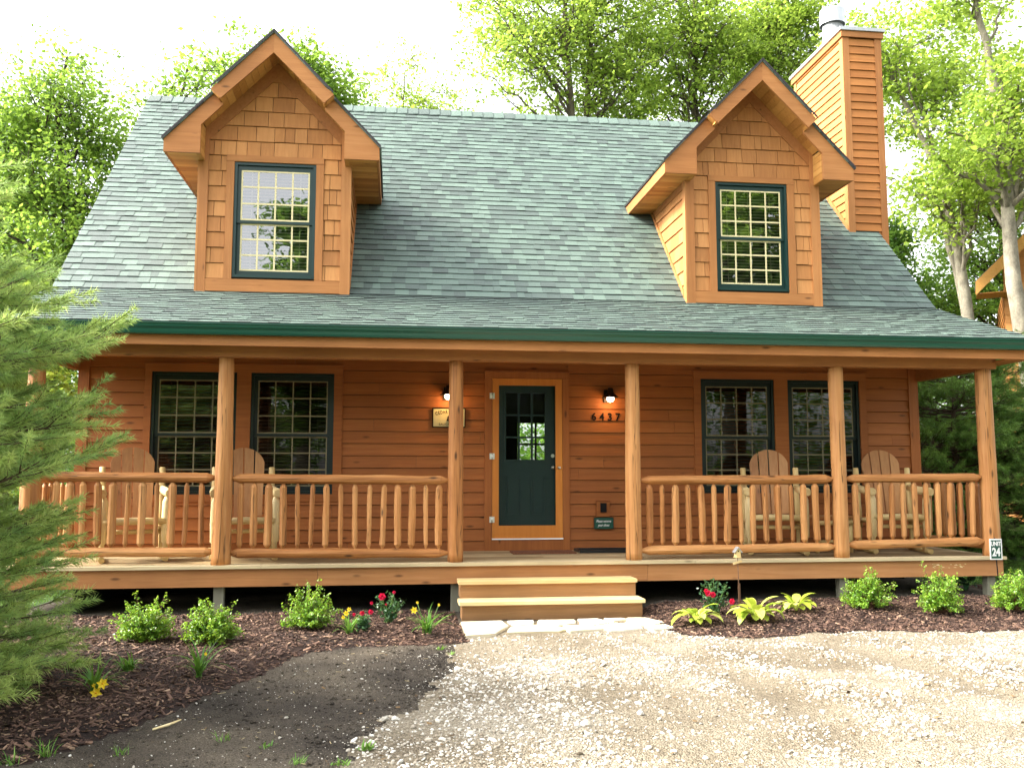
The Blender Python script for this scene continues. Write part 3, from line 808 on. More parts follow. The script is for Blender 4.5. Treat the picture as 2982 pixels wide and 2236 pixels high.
# screen door, inner door
mb = MB()
mb.box(0.0, 0.086, -0.03, 0.004, 0.157, 2.209, 0.5); mb.box(0.829, 0.918, -0.03, 0.004, 0.157, 2.209, 0.6)
mb.box(0.086, 0.829, -0.029, 0.004, 2.12, 2.209, 0.5); mb.box(0.086, 0.829, -0.029, 0.004, 0.157, 0.317, 0.45)
sd = mb.build('screen_door', M['door_wood_z'], cabin)
mb = MB(); mb.poly([(0.086, -0.012, 0.317), (0.829, -0.012, 0.317), (0.829, -0.012, 2.12), (0.086, -0.012, 2.12)]); mb.build('pane', M['door_glass'], sd)
for z in (1.98, 1.2, 0.395):
    mb = MB(); mb.box(-0.034, -0.006, -0.038, -0.030, z - 0.038, z + 0.038); mb.box(0.004, 0.03, -0.0385, -0.030, z - 0.038, z + 0.038)
    mb.tube([(-0.001, -0.038, z - 0.042), (-0.001, -0.038, z + 0.042)], 0.007, 8); mb.build_split('hinge', M['steel'], sd)
mb = MB(); mb.tube([(0.872, -0.03, 1.055), (0.872, -0.045, 1.055), (0.872, -0.055, 1.055), (0.872, -0.075, 1.055), (0.872, -0.08, 1.055)], [0.02, 0.009, 0.012, 0.018, 0.01], 12)
mb.build('handle', M['steel'], sd)
mb = MB(); mb.box(-0.003, 0.921, -0.05, 0.004, 0.140, 0.155, 0.9); mb.build('sill', M['white'], sd)
mb = MB()
yd0, yd1 = 0.07, 0.11
lx = [0.19 + i * (0.515 / 3) for i in range(4)]; lz = [1.16 + i * (0.87 / 3) for i in range(4)]
mb.box(0.03, lx[0], yd0, yd1, 0.17, 2.19); mb.box(lx[3], 0.90, yd0, yd1, 0.17, 2.19)
mb.box(lx[0], lx[3], yd0, yd1, 2.03, 2.19); mb.box(lx[0], lx[3], yd0, yd1, 0.17, 1.16)
for i in (1, 2):
    mb.box(lx[i] - 0.011, lx[i] + 0.011, yd0 - 0.004, yd1, 1.16, 2.03); mb.box(lx[0], lx[3], yd0 - 0.002, yd1 - 0.002, lz[i] - 0.011, lz[i] + 0.011)
for a, b, c, d in ((lx[0] - 0.02, lx[3] + 0.02, 2.03, 2.05), (lx[0] - 0.02, lx[3] + 0.02, 1.14, 1.16), (lx[0] - 0.02, lx[0], 1.16, 2.03), (lx[3], lx[3] + 0.02, 1.16, 2.03)):
    mb.box(a, b, yd0 - 0.014, yd0, c, d)
for a, b in ((0.18, 0.38), (0.515, 0.705)):
    for q0, q1, w0, w1 in ((a, b, 0.94, 0.955), (a, b, 0.44, 0.455), (a, a + 0.015, 0.455, 0.94), (b - 0.015, b, 0.455, 0.94)):
        mb.box(q0, q1, yd0 - 0.012, yd0, w0, w1)
    mb.box(a + 0.04, b - 0.04, yd0 - 0.01, yd0, 0.49, 0.905)
dr = mb.build('door', M['door_green'], cabin)
mb = MB()
for i in range(3):
    for j in range(3):
        mb.poly([(lx[i], yd0 + 0.02, lz[j]), (lx[i + 1], yd0 + 0.02, lz[j]), (lx[i + 1], yd0 + 0.02, lz[j + 1]), (lx[i], yd0 + 0.02, lz[j + 1])])
mb.build('pane', M['door_glass'], dr)
mb = MB(); mb.ball((0.805, 0.035, 1.06), 0.027); mb.tube([(0.805, 0.07, 1.21), (0.805, 0.05, 1.21)], 0.024, 12); mb.tube([(0.805, 0.07, 1.06), (0.805, 0.04, 1.06)], 0.012, 8)
mb.build('handle', M['steel'], dr)

# outlet block
mb = MB()
mb.box(1.362, 1.535, -0.038, 0.0, 0.426, 0.620, 0.45); mb.box(1.355, 1.542, -0.046, 0.0, 0.621, 0.634, 0.1)
ob = mb.build('outlet_block', M['siding_x'], cabin)
mb = MB(); mb.box(1.412, 1.49, -0.062, -0.038, 0.48, 0.60)
oc = mb.build('outlet_cover', M['black'], ob)

# ------------------------------------------------ main roof
def slopeP(x, s, d):            # main front slope, s measured up the slope from the bend
    c = 1 / math.sqrt(1 + SL * SL); q = SL * c
    return (x, s * c - d * q, ZK + s * q + d * c)
LS = 4.0 * math.sqrt(1 + SL * SL)
PS = 0.36
def porchP(x, s, d):            # porch slope, s measured up from the eave
    c = 1 / math.sqrt(1 + PS * PS); q = PS * c
    return (x, -1.955 + s * c - d * q, ZK - 1.955 * PS + s * q + d * c)
LP = 1.955 * math.sqrt(1 + PS * PS)
mb = MB()
def slab(P, x0, x1, s0, s1, th, t=0.2):
    mb.hexa([P(x0, s0, -th), P(x1, s0, -th), P(x1, s1, -th), P(x0, s1, -th), P(x0, s0, 0), P(x1, s0, 0), P(x1, s1, 0), P(x0, s1, 0)], t)
slab(slopeP, RXL, RXR, 0, LS, 0.03); slab(porchP, RXL, RXR, 0, LP, 0.03)
bs = lambda x, s, d: (x, 8.0 - slopeP(x, s, d)[1], slopeP(x, s, d)[2])
slab(bs, RXL, RXR, -0.5, LS, 0.03)
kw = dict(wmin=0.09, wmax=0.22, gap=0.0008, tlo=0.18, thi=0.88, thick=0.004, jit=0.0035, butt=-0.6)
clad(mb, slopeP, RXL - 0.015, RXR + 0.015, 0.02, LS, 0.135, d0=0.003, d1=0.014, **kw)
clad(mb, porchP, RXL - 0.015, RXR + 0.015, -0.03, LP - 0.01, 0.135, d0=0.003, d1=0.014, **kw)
rf = mb.build('roof', M['roof'], cabin)
mb = MB()
x = RXL - 0.01
while x < RXR:
    for sg in (-1, 1):
        yy = 4.0 + sg * 0.16; zz = 7.4 - 0.16 * SL
        mb.hexa([(x, 4.0, 7.405), (x + 0.2, 4.0, 7.415), (x + 0.2, yy, zz + 0.028), (x, yy, zz + 0.018), (x, 4.0, 7.425), (x + 0.2, 4.0, 7.44), (x + 0.2, yy, zz + 0.045), (x, yy, zz + 0.03)], random.random() * 0.6 + 0.2)
    x += 0.19
mb.build('ridge_cap', M['roof'], cabin)
# rake boards
mb = MB()
for xa, xb in ((RXL, RXL + 0.03), (RXR - 0.03, RXR)):
    for P_, l0, l1 in ((slopeP, 0, LS), (bs, -0.5, LS), (porchP, 0.0, LP)):
        mb.hexa([P_(xa, l0, -0.21), P_(xb, l0, -0.21), P_(xb, l0, -0.035), P_(xa, l0, -0.035), P_(xa, l1, -0.21), P_(xb, l1, -0.21), P_(xb, l1, -0.035), P_(xa, l1, -0.035)], 0.5)
mb.build_split('rake_board', M['trim_y'], cabin)
mb = MB()
for xa, xb in ((RXL + 0.031, XL - 0.03), (XR + 0.03, RXR - 0.031)):
    for P_, l0, l1 in ((slopeP, 0, LS), (bs, -0.5, LS), (porchP, 0.15, LP)):
        mb.hexa([P_(xa, l0, -0.15), P_(xb, l0, -0.15), P_(xb, l0, -0.13), P_(xa, l0, -0.13), P_(xa, l1, -0.15), P_(xb, l1, -0.15), P_(xb, l1, -0.13), P_(xa, l1, -0.13)], 0.5)
mb.build_split('rake_soffit', M['soffit_y'], cabin)

# ------------------------------------------------ porch
ZE = ZK - 1.955 * PS            # eave underside, about 2.556
mb = MB()      # deck planks with open joints, running along the porch
y = -1.60; k = 0
DX0, DX1 = -5.30, 5.955
while y < -0.04:
    xs = [DX0]
    u = DX0 + random.uniform(1.2, 3.5)
    while u < DX1 - 0.5: xs.append(u); u += random.uniform(2.4, 4.8)
    xs.append(DX1)
    for a, b in zip(xs[:-1], xs[1:]):
        mb.box(a + 0.002, b - 0.002, y if k else -1.635, y + 0.136, -0.034, 0.0 + (0 if k else 0.001), random.uniform(0.25, 0.75) if k else random.uniform(0.85, 1.0))
    y += 0.141; k += 1
mb.build('porch_deck', M['deck_x'], cabin)
mb = MB()
xs = [-5.27, -2.05, 1.60, 5.93]
for i, (a, b) in enumerate(zip(xs[:-1], xs[1:])):
    mb.box(a, b - 0.003, -1.600, -1.560, -0.225, -0.036, 0.5 + 0.1 * (i - 1))
mb.box(-5.30, -5.262, -1.56, 0.0, -0.225, -0.036, 0.5); mb.box(5.90, 5.93, -1.558, 0.0, -0.225, -0.036, 0.5)
mb.build_split('rim_board', M['rim_x'], cabin)
for xx in (-5.12, -3.09, -0.56, 3.95, 5.80):
    mb = MB(); mb.box(xx - 0.052, xx + 0.052, -1.55, -1.45, GZ - 0.15, -0.037); mb.build('deck_post', M['gray_post_z'], cabin)
mb = MB()
for k in range(10):
    xx = -5.0 + k * 1.2; mb.box(xx, xx + 0.04, -1.44, 0.28, -0.2, -0.037)
mb.build_split('joist', M['gray_post_y'], cabin)
# beam, eave fascia, ceiling
mb = MB()
mb.box(-5.18, 5.97, -1.60, -1.52, 2.236, 2.44, 0.45); mb.box(-5.18, 5.97, -1.515, -1.44, 2.24, 2.44, 0.4)
mb.box(5.86, 5.94, -1.435, -0.04, 2.24, 2.44, 0.35); mb.box(-5.17, -5.09, -1.435, -0.04, 2.24, 2.44, 0.35)
mb.build_split('porch_beam', M['trim_x'], cabin)
mb = MB()
y = -1.82
while y < -0.02:
    mb.box(RXL + 0.04, RXR - 0.04, y, y + 0.098, 2.445, 2.462, random.uniform(0.3, 0.7)); y += 0.1
mb.build('porch_ceiling', M['siding_x'], cabin)
mb = MB()
mb.box(RXL, RXR, -1.86, -1.825, 2.325, 2.530, 0.5)
mb.build_split('eave_board', M['trim_x'], cabin)
mb = MB()       # boxed ends of the porch eave
mb.box(RXR - 0.29, RXR - 0.031, -1.824, -0.05, 2.31, 2.33, 0.5); mb.box(RXL + 0.031, RXL + 0.29, -1.824, -0.05, 2.31, 2.33, 0.5)
mb.build_split('eave_return', M['trim_y'], cabin)
# gutter, K profile swept along the eave
prof = [(-1.862, 2.545), (-1.862, 2.430), (-1.935, 2.430), (-1.945, 2.450), (-1.952, 2.480), (-1.972, 2.505), (-1.978, 2.535), (-1.990, 2.537), (-1.990, 2.548), (-1.968, 2.548), (-1.964, 2.520), (-1.942, 2.485), (-1.932, 2.440), (-1.870, 2.440), (-1.870, 2.545)]
mb = MB()
a = [(RXL + 0.0, p[0], p[1]) for p in prof]; b = [(RXR - 0.06, p[0], p[1]) for p in prof]
n0 = len(mb.v); mb.v += a + b; kk = len(prof)
for i in range(kk - 1): mb.face((n0 + i, n0 + i + 1, n0 + kk + i + 1, n0 + kk + i))
for q in (a, b):
    mb.poly([q[0], q[1], q[2], q[5], q[7], q[8]])
mb.build('gutter', M['gutter'], cabin)
mb = MB(); mb.box(RXL, RXR, -1.975, -1.86, 2.549, 2.558); mb.build_split('drip_edge', M['dark_edge'], cabin)

def logpost(x, y, z0, z1, r0, r1):
    mb = MB(); n = 26; p = []; r = []
    for i in range(n):
        q = i / (n - 1); z = z0 + (z1 - z0) * q
        p.append((x + 0.006 * mnoise.noise(Vector((x, z * 0.7, 1))), y + 0.006 * mnoise.noise(Vector((x, z * 0.7, 9))), z))
        r.append(r0 + (r1 - r0) * q + 0.004 * mnoise.noise(Vector((x * 3, z * 1.6, 4))))
    mb.tube(p, r, 22, random.uniform(0.35, 0.7), wob=0.045)
    return mb
posts = [(-5.05, .11, .085), (-3.083, .104, .080), (-0.566, .089, .079), (1.470, .091, .082), (3.960, .089, .084), (5.860, .104, .092)]
for x, r0, r1 in posts:
    logpost(x, -1.50, 0.0, 2.238, r0, r1).build('porch_post', M['log_z'], cabin)

def lograil(x0, x1, z0, z1, r, y=-1.5, axis='x'):
    mb = MB(); n = max(8, int(abs(x1 - x0) / 0.1)); p = []; rr = []
    seed = random.random() * 40
    for i in range(n + 1):
        q = i / n; u = x0 + (x1 - x0) * q
        z = z0 + (z1 - z0) * q + 0.006 * mnoise.noise(Vector((u * 0.8, seed, 2)))
        p.append((u, y + 0.006 * mnoise.noise(Vector((u, seed, 7))), z) if axis == 'x' else (y, u, z))
        rr.append(r * (1 + 0.09 * mnoise.noise(Vector((u * 1.7, seed, 3)))))
    # tapered tenons at both ends
    sg = 1 if x1 > x0 else -1
    def at(u, pz): return (u, y, pz) if axis == 'x' else (y, u, pz)
    ep = [at(x0 - sg * 0.09, z0), at(x0 - sg * 0.075, z0)] + p + [at(x1 + sg * 0.075, z1), at(x1 + sg * 0.09, z1)]
    er = [r * 0.42, r * 0.48] + rr + [r * 0.48, r * 0.42]
    mb.tube(ep, er, 12, random.uniform(0.35, 0.7), wob=0.13, sm=False)
    return mb
def baluster(x, y, z0, z1, r, tilt=0.0):
    mb = MB(); n = 8; p = []; rr = []; sd = random.random() * 30
    h = z1 - z0
    pr_ = [(0.0, 0.34), (0.035, 0.36), (0.05, 0.55), (0.085, 1.0)] + [(0.1 + 0.8 * i / n, 1.0) for i in range(1, n)] + [(0.915, 1.0), (0.955, 0.66), (0.985, 0.30), (1.0, 0.28)]
    for q, k in pr_:
        p.append((x + tilt * (q - 0.5) + 0.003 * mnoise.noise(Vector((sd, q * 3, 0))), y, z0 + h * q))
        rr.append(r * k * (1 + 0.10 * mnoise.noise(Vector((sd, q * 4, 5)))))
    mb.tube(p, rr, 9, random.uniform(0.3, 0.75), wob=0.16, sm=False)
    return mb
spans = [  # x0, x1, top rail z at ends, bottom rail z at ends, baluster x
 (-4.86, -3.25, 0.945, 0.925, 0.145, 0.138, [-4.80, -4.656, -4.525, -4.371, -4.223, -4.071, -3.919, -3.77, -3.612, -3.468, -3.303]),
 (-2.91, -0.74, 0.920, 0.900, 0.117, 0.100, [-2.894, -2.752, -2.599, -2.441, -2.288, -2.136, -1.982, -1.825, -1.67, -1.514, -1.36, -1.203, -1.046, -0.895, -0.75]),
 (1.65, 3.79, 0.898, 0.912, 0.103, 0.124, [1.657, 1.806, 1.962, 2.117, 2.277, 2.424, 2.583, 2.74, 2.89, 3.044, 3.198, 3.36, 3.51, 3.659, 3.80]),
 (4.13, 5.67, 0.915, 0.932, 0.144, 0.172, [4.158, 4.313, 4.456, 4.611, 4.754, 4.903, 5.049, 5.197, 5.347, 5.485, 5.634]),
]
for x0, x1, ta, tb, ba, bb, bx in spans:
    top = lograil(x0, x1, ta, tb, 0.052)
    rail = top.build('railing', M['log_x'], cabin)
    lograil(x0, x1, ba, bb, 0.052).build('bottom_rail', M['log_x'], rail)
    for x in bx:
        q = (x - x0) / (x1 - x0)
        baluster(x, -1.5, ba + (bb - ba) * q + 0.028, ta + (tb - ta) * q - 0.030, random.choice((0.026, 0.031, 0.034, 0.040, 0.042)) , random.uniform(-.016, .016)).build('baluster', M['log_z'], rail)
for xs_ in (-5.05, 5.86):     # rails along the two porch ends
    rail = lograil(-1.32, -0.14, 0.92, 0.92, 0.050, xs_, 'y').build('railing', M['log_y'], cabin)
    lograil(-1.32, -0.14, 0.12, 0.12, 0.050, xs_, 'y').build('bottom_rail', M['log_y'], rail)
    for k in range(7):
        baluster(xs_, -1.27 + k * 0.175, 0.15, 0.89, random.choice((0.028, 0.034, 0.04))).build('baluster', M['log_z'], rail)

# pale scuff marks on the rim board
mb = MB()
for i in range(26):
    a = 5.02 + random.random() * 0.42; b = -0.135 + random.random() * 0.06 - 0.02 * abs(a - 5.2)
    w_, h_ = random.uniform(0.012, 0.05), random.uniform(0.003, 0.010)
    mb.poly([(a, -1.6012, b), (a + w_, -1.6012, b + random.uniform(-.006, .006)), (a + w_ * 0.8, -1.6012, b + h_), (a + w_ * 0.2, -1.6012, b + h_)], random.random())
mb.build('scuff', M['pale_log_x'], cabin)

# steps
mb = MB()
mb.box(-0.535, 1.375, -1.905, -1.640, -0.345, -0.200, 0.45); mb.box(-0.535, 1.375, -2.175, -1.906, GZ - 0.02, -0.381, 0.2)
st = mb.build('porch_steps', M['riser_x'], cabin)
mb = MB(); mb.box(-0.555, 1.385, -1.945, -1.637, -0.199, -0.163, 0.45); mb.build('tread', M['tread_x'], st)
mb = MB(); mb.box(-0.565, 1.395, -2.225, -1.907, -0.380, -0.344, 0.6); mb.build('tread', M['tread_x'], st)

# ------------------------------------------------ dormers
def dormer(cx, wx0, name='dormer'):
    hw = 0.94; HW = 1.325; ZA = 6.505; S = 1.04
    topz = lambda u: ZA - S * abs(u)
    # face shingles
    def fp(u, w, d): return (cx + u, -d, w)
    wz0, wz1 = 3.456, 4.961; wl, wr = wx0 - cx, wx0 + WW - cx
    mb = MB()
    L = lambda w: -min(hw - 0.1, max(0.0, (6.235 - w) / S))
    clad(mb, fp, L, lambda w: -L(w), 3.43, 6.22, 0.2005, [(wl - 0.10, wr + 0.10, 3.3, 5.045)], 0.006, 0.022, wmin=0.07, wmax=0.36, gap=0.003, jit=0.003, tlo=0.30, thi=0.72, thick=0.003, vgap=0.007)
    root = mb.build(name, M['shake'], cabin)
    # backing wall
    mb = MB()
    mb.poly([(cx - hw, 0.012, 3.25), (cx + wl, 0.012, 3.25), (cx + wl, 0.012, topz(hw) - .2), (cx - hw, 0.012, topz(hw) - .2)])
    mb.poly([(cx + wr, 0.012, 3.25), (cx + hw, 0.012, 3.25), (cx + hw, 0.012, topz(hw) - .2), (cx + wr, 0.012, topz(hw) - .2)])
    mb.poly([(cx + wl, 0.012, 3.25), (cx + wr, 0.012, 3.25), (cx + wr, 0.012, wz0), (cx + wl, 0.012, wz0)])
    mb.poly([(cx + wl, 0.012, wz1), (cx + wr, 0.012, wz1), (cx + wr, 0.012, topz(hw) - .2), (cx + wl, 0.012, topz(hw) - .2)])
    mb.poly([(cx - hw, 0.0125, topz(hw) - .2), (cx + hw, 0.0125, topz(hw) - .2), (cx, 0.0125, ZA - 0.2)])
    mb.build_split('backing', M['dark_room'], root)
    # trim boards
    mb = MB()
    for s_ in (-1, 1):
        a, b = sorted((cx + s_ * hw, cx + s_ * (hw - 0.105)))
        mb.box(a, b, -0.036, 0.0, 3.255, topz(hw) - 0.02, 0.5 + 0.1 * s_)
        a, b = sorted((cx + s_ * (hw + 0.0), cx + s_ * (hw + 0.024)))
        mb.hexa([(a, -0.037, 3.25), (b, -0.037, 3.25), (b, 0.08, 3.33), (a, 0.08, 3.33), (a, -0.037, 4.97), (b, -0.037, 4.97), (b, 0.08, 4.97), (a, 0.08, 4.97)], 0.7)
    mb.build_split('corner_board', M['trim_z'], root)
    mb = MB()
    mb.box(cx - hw + 0.106, cx + hw - 0.106, -0.034, 0.0, 3.27, 3.428, 0.5)
    mb.box(cx + wl - 0.10, cx + wr + 0.10, -0.034, 0.0, wz1 + 0.002, 5.045, 0.5)
    mb.build_split('skirt_board', M['trim_x'], root)
    mb = MB()
    mb.box(cx + wl - 0.10, cx + wl - 0.002, -0.030, 0.0, 3.43, wz1, 0.5); mb.box(cx + wr + 0.002, cx + wr + 0.10, -0.030, 0.0, 3.43, wz1, 0.45)
    mb.build_split('window_casing', M['trim_z'], root)
    # frieze boards under the sloping soffit
    mb = MB()
    for s_ in (-1, 1):
        def q(u, dz, y): return (cx + s_ * u, y, topz(u) - dz)
        a = [q(0, 0.19, -0.03), q(hw, 0.19, -0.03), q(hw, 0.40, -0.03), q(0, 0.40, -0.03)]
        b = [(p[0], 0.0, p[2]) for p in a]
        mb.prism(a if s_ > 0 else a[::-1], b if s_ > 0 else b[::-1], 0.35)
    mb.build_split('frieze_board', M['trim_y'], root)
    # rake boards: the lower pair at y=-0.33, the upper pair stands 15 cm further out
    mb = MB(); YL, YU, UB = -0.33, -0.48, 0.66
    dz = 0.27
    for s_ in (-1, 1):
        def q(u, z, y): return (cx + s_ * u, y, z)
        fl = [q(UB - 0.03, topz(UB - 0.03), YL), q(HW, topz(HW), YL), q(HW, 4.95, YL), q(0.885, 4.95, YL), q(0.885, topz(0.885) - dz, YL), q(UB - 0.03, topz(UB - 0.03) - dz, YL)]
        bl = [(p[0], YL + 0.035, p[2]) for p in fl]
        if s_ < 0: fl.reverse(); bl.reverse()
        mb.prism(fl, bl, 0.5 + 0.08 * s_)
        nb = 0.09    # cut square to the slope
        fu = [q(0, ZA, YU), q(UB + nb, topz(UB + nb), YU), q(UB - 0.03, topz(UB - 0.03) - dz + 0.03, YU), q(0, ZA - dz, YU)]
        bu = [(p[0], YU + 0.035, p[2]) for p in fu]
        if s_ < 0: fu.reverse(); bu.reverse()
        mb.prism(fu, bu, 0.55 + 0.08 * s_)
    mb.build_split('rake_board', M['trim_x'], root)
    # soffits
    mb = MB()
    for s_ in (-1, 1):
        def q(u, z, y): return (cx + s_ * u, y, z)
        # sloping boards behind the rakes, drawn as strips running front to back
        n = 12
        for i in range(n):
            ua = i * (0.885 / n) + (0.0 if i else 0.0); ub = (i + 1) * (0.885 / n) - 0.004
            y0 = YU + 0.036 if ub < UB else YL + 0.036
            za, zb = topz(ua) - 0.20, topz(ub) - 0.20
            p = [q(ua, za, y0), q(ub, zb, y0), q(ub, zb, 0.0), q(ua, za, 0.0), q(ua, za + 0.02, y0), q(ub, zb + 0.02, y0), q(ub, zb + 0.02, 0.0), q(ua, za + 0.02, 0.0)]
            mb.hexa(p, random.uniform(0.2, 0.8))
        # step face between the two rake pairs
        mb.hexa([q(UB - 0.03, topz(UB - .03) - dz + 0.03, YU + 0.036), q(UB + 0.09, topz(UB + .09) - 0.0, YU + 0.036), q(UB + 0.09, topz(UB + .09), YL - 0.001), q(UB - 0.03, topz(UB - .03) - dz + 0.03, YL - 0.001),
                 q(UB - 0.05, topz(UB - .05) - dz + 0.05, YU + 0.036), q(UB + 0.07, topz(UB + .07) - 0.0, YU + 0.036), q(UB + 0.07, topz(UB + .07), YL - 0.001), q(UB - 0.05, topz(UB - .05) - dz + 0.05, YL - 0.001)], 0.5)
        # flat soffit under the side eave, boards across
        y = YL + 0.036
        while y < 1.62:
            mb.hexa([q(hw + 0.0, 4.955, y), q(HW - 0.03, 4.955, y), q(HW - 0.03, 4.955, y + 0.088), q(hw + 0.0, 4.955, y + 0.088),
                     q(hw + 0.0, 4.975, y), q(HW - 0.03, 4.975, y), q(HW - 0.03, 4.975, y + 0.088), q(hw + 0.0, 4.975, y + 0.088)], random.uniform(0.15, 0.85))
            y += 0.091
        mb.hexa([q(0.885, 4.952, YL + 0.036), q(hw, 4.952, YL + 0.036), q(hw, 4.952, -0.038), q(0.885, 4.952, -0.038), q(0.885, 4.972, YL + 0.036), q(hw, 4.972, YL + 0.036), q(hw, 4.972, -0.038), q(0.885, 4.972, -0.038)], 0.4)
        # inner side of the boxed return: short boards
        z = 4.973
        while z < topz(0.885) - 0.24:
            z2 = min(z + 0.085, topz(0.885) - 0.21)
            mb.hexa([q(0.886, z, YL + 0.036), q(0.905, z, YL + 0.036), q(0.905, z, -0.038), q(0.886, z, -0.038), q(0.886, z2 - .003, YL + 0.036), q(0.905, z2 - .003, YL + 0.036), q(0.905, z2 - .003, -0.038), q(0.886, z2 - .003, -0.038)], random.uniform(0.5, 1.0))
            z += 0.088
    mb.build('soffit', M['soffit_x'], root)
    # side fascia
    mb = MB()
    for s_ in (-1, 1):
        a, b = sorted((cx + s_ * HW, cx + s_ * (HW - 0.028)))
        mb.box(a, b, YL + 0.036, 1.80, 4.95, topz(HW) - 0.005, 0.5)
    mb.build_split('eave_board', M['trim_y'], root)
    # roof sheets
    mb = MB()
    for s_ in (-1, 1):
        c = 1 / math.sqrt(1 + S * S); sq = S * c
        def rp(y, s, d, s_=s_): return (cx + s_ * ((HW + 0.02) - s * c + d * sq), y, topz(HW + 0.02) + s * sq + d * c)
        LL = (HW + 0.02) / c
        yfr = lambda s: (YU - 0.025) if s > (HW - UB - 0.05) / c else (YL - 0.025)
        yend = lambda s: (topz(HW + 0.02) + s * sq - ZK) / SL + 0.1
        clad(mb, rp, yfr, yend, 0.0, LL, 0.14, d0=0.003, d1=0.011, wmin=0.12, wmax=0.34, gap=0.001, tlo=0.02, thi=0.98)
    mb.build('dormer_roof', M['roof'], root)
    mb = MB()
    for s_ in (-1, 1):
        def q(u, z, y): return (cx + s_ * u, y, z)
        for ua, ub, yf in ((UB + 0.05, HW + 0.02, YL - 0.034), (0.0, UB + 0.085, YU - 0.034)):
            mb.hexa([q(ua, topz(ua) - 0.003, yf), q(ub, topz(ub) - 0.003, yf), q(ub, topz(ub) - 0.003, yf + 0.006), q(ua, topz(ua) - 0.003, yf + 0.006),
                     q(ua, topz(ua) + 0.030, yf), q(ub, topz(ub) + 0.030, yf), q(ub, topz(ub) + 0.030, yf + 0.006), q(ua, topz(ua) + 0.030, yf + 0.006)], 0.5)
        a, b = sorted((cx + s_ * (HW + 0.02), cx + s_ * (HW + 0.001)))
        mb.box(a, b, 0.3, 1.82, topz(HW) - 0.03, topz(HW) + 0.005)
    mb.build_split('drip_edge', M['dark_edge'], root)
    # cheeks
    mb = MB()
    for s_ in (-1, 1):
        def cp(u, w, d, s_=s_): return (cx + s_ * (hw + d), u, w)
        mb = MB(); clad(mb, cp, 0.06, lambda w: max(0.07, (w - ZK) / SL + 0.05), 3.33, 4.955, 0.2005, d0=0.003, d1=0.020, wmin=0.12, wmax=0.4, gap=0.0015, jit=0.002, tlo=0.4, thi=0.8, vgap=0.007)
        mb.build('cheek_wall', M['shake'], root)
    mb = MB()
    for s_ in (-1, 1):
        xa, xb = cx + s_ * (hw - 0.01), cx + s_ * (hw + 0.03)
        def q(x, y, dz): return (x, y, ZK + SL * y + dz)
        mb.hexa([q(xa, 0.08, 0.0), q(xb, 0.08, 0.0), q(xb, 1.66, 0.0), q(xa, 1.66, 0.0), q(xa, 0.08, 0.085), q(xb, 0.08, 0.085), q(xb, 1.66, 0.085), q(xa, 1.66, 0.085)], 0.6)
        a, b = sorted((cx + s_ * hw, cx + s_ * (hw + 0.022)))
        mb.box(a, b, 0.08, 1.5, 4.86, 4.953, 0.4)
    mb.build_split('cheek_trim', M['trim_y'], root)
    window(wx0, wz0, WW, wz1 - wz0, 0.0)
    return root
dl = dormer(-2.813, -3.326); dl['label'] = 'left dormer whose window mirrors bright sky'
drr = dormer(3.590, 3.063); drr['label'] = 'right dormer beside the chimney'

# ------------------------------------------------ chimney
cx0, cx1, cy0, cy1 = 5.76, 6.37, 1.43, 3.20
mb = MB()
rz = lambda y: ZK + SL * y
clad(mb, lambda u, w, d: (u, cy0 - d, w), cx0 + 0.09, cx1 - 0.09, 4.62, 7.90, 0.131, d0=0.002, d1=0.022, vgap=0.005, wmin=3, wmax=4, tlo=0.3, thi=0.5)
clad(mb, lambda u, w, d: (u, cy0 - d, w), 6.23, cx1 - 0.09, GZ, 4.62, 0.131, d0=0.002, d1=0.022, vgap=0.005, wmin=3, wmax=4)
clad(mb, lambda u, w, d: (cx0 - d, u, w), cy0 + 0.09, lambda w: cy0 + 0.09 + min(cy1 - cy0 - 0.18, max(0, (w - rz(cy0)) / SL + 0.12)), 4.72, 7.90, 0.131, d0=0.002, d1=0.022, vgap=0.005, wmin=3, wmax=4, tlo=0.5, thi=0.75)
clad(mb, lambda u, w, d: (cx1 + d, u, w), cy0 + 0.09, cy1 - 0.09, GZ, 7.90, 0.131, d0=0.002, d1=0.022, vgap=0.005, wmin=3, wmax=4)
clad(mb, lambda u, w, d: (u, cy1 + d, w), cx0 + 0.09, cx1 - 0.09, 4.0, 7.90, 0.131, d0=0.002, d1=0.022, vgap=0.005, wmin=3, wmax=4)
ch = mb.build('chimney', M['chimney_siding'], cabin)
mb = MB()
e = 0.022
mb.box(cx0 - e, cx0 + 0.088, cy0 - e, cy0 + 0.0, 4.60, 7.905, 0.6); mb.box(cx1 - 0.088, cx1 + e, cy0 - e, cy0, GZ, 7.905, 0.45)
mb.box(cx0 - e, cx0, cy0 + 0.001, cy0 + 0.088, 4.66, 7.905, 0.7); mb.box(cx0 - e, cx0, cy1 - 0.088, cy1, 6.4, 7.905, 0.7)
mb.box(cx1, cx1 + e, cy0 + 0.001, cy0 + 0.088, GZ, 7.905, 0.5); mb.box(cx1, cx1 + e, cy1 - 0.088, cy1, GZ, 7.905, 0.5)
def q(x, y, d): return (x, y, rz(y) + d)
mb.hexa([q(cx0 - 0.03, cy0, 0.005), q(cx0, cy0, 0.005), q(cx0, cy1, 0.005), q(cx0 - 0.03, cy1, 0.005), q(cx0 - 0.03, cy0, 0.10), q(cx0, cy0, 0.10), q(cx0, cy1, 0.10), q(cx0 - 0.03, cy1, 0.10)], 0.6)
mb.build_split('corner_board', M['trim_z'], ch)
mb = MB()
mb.box(cx0 - 0.05, cx1 + 0.05, cy0 - 0.05, cy0 - 0.022, 7.90, 8.00, 0.5); mb.box(cx0 - 0.05, cx0 - 0.022, cy0 - 0.0215, cy1 + 0.05, 7.90, 8.00, 0.5)
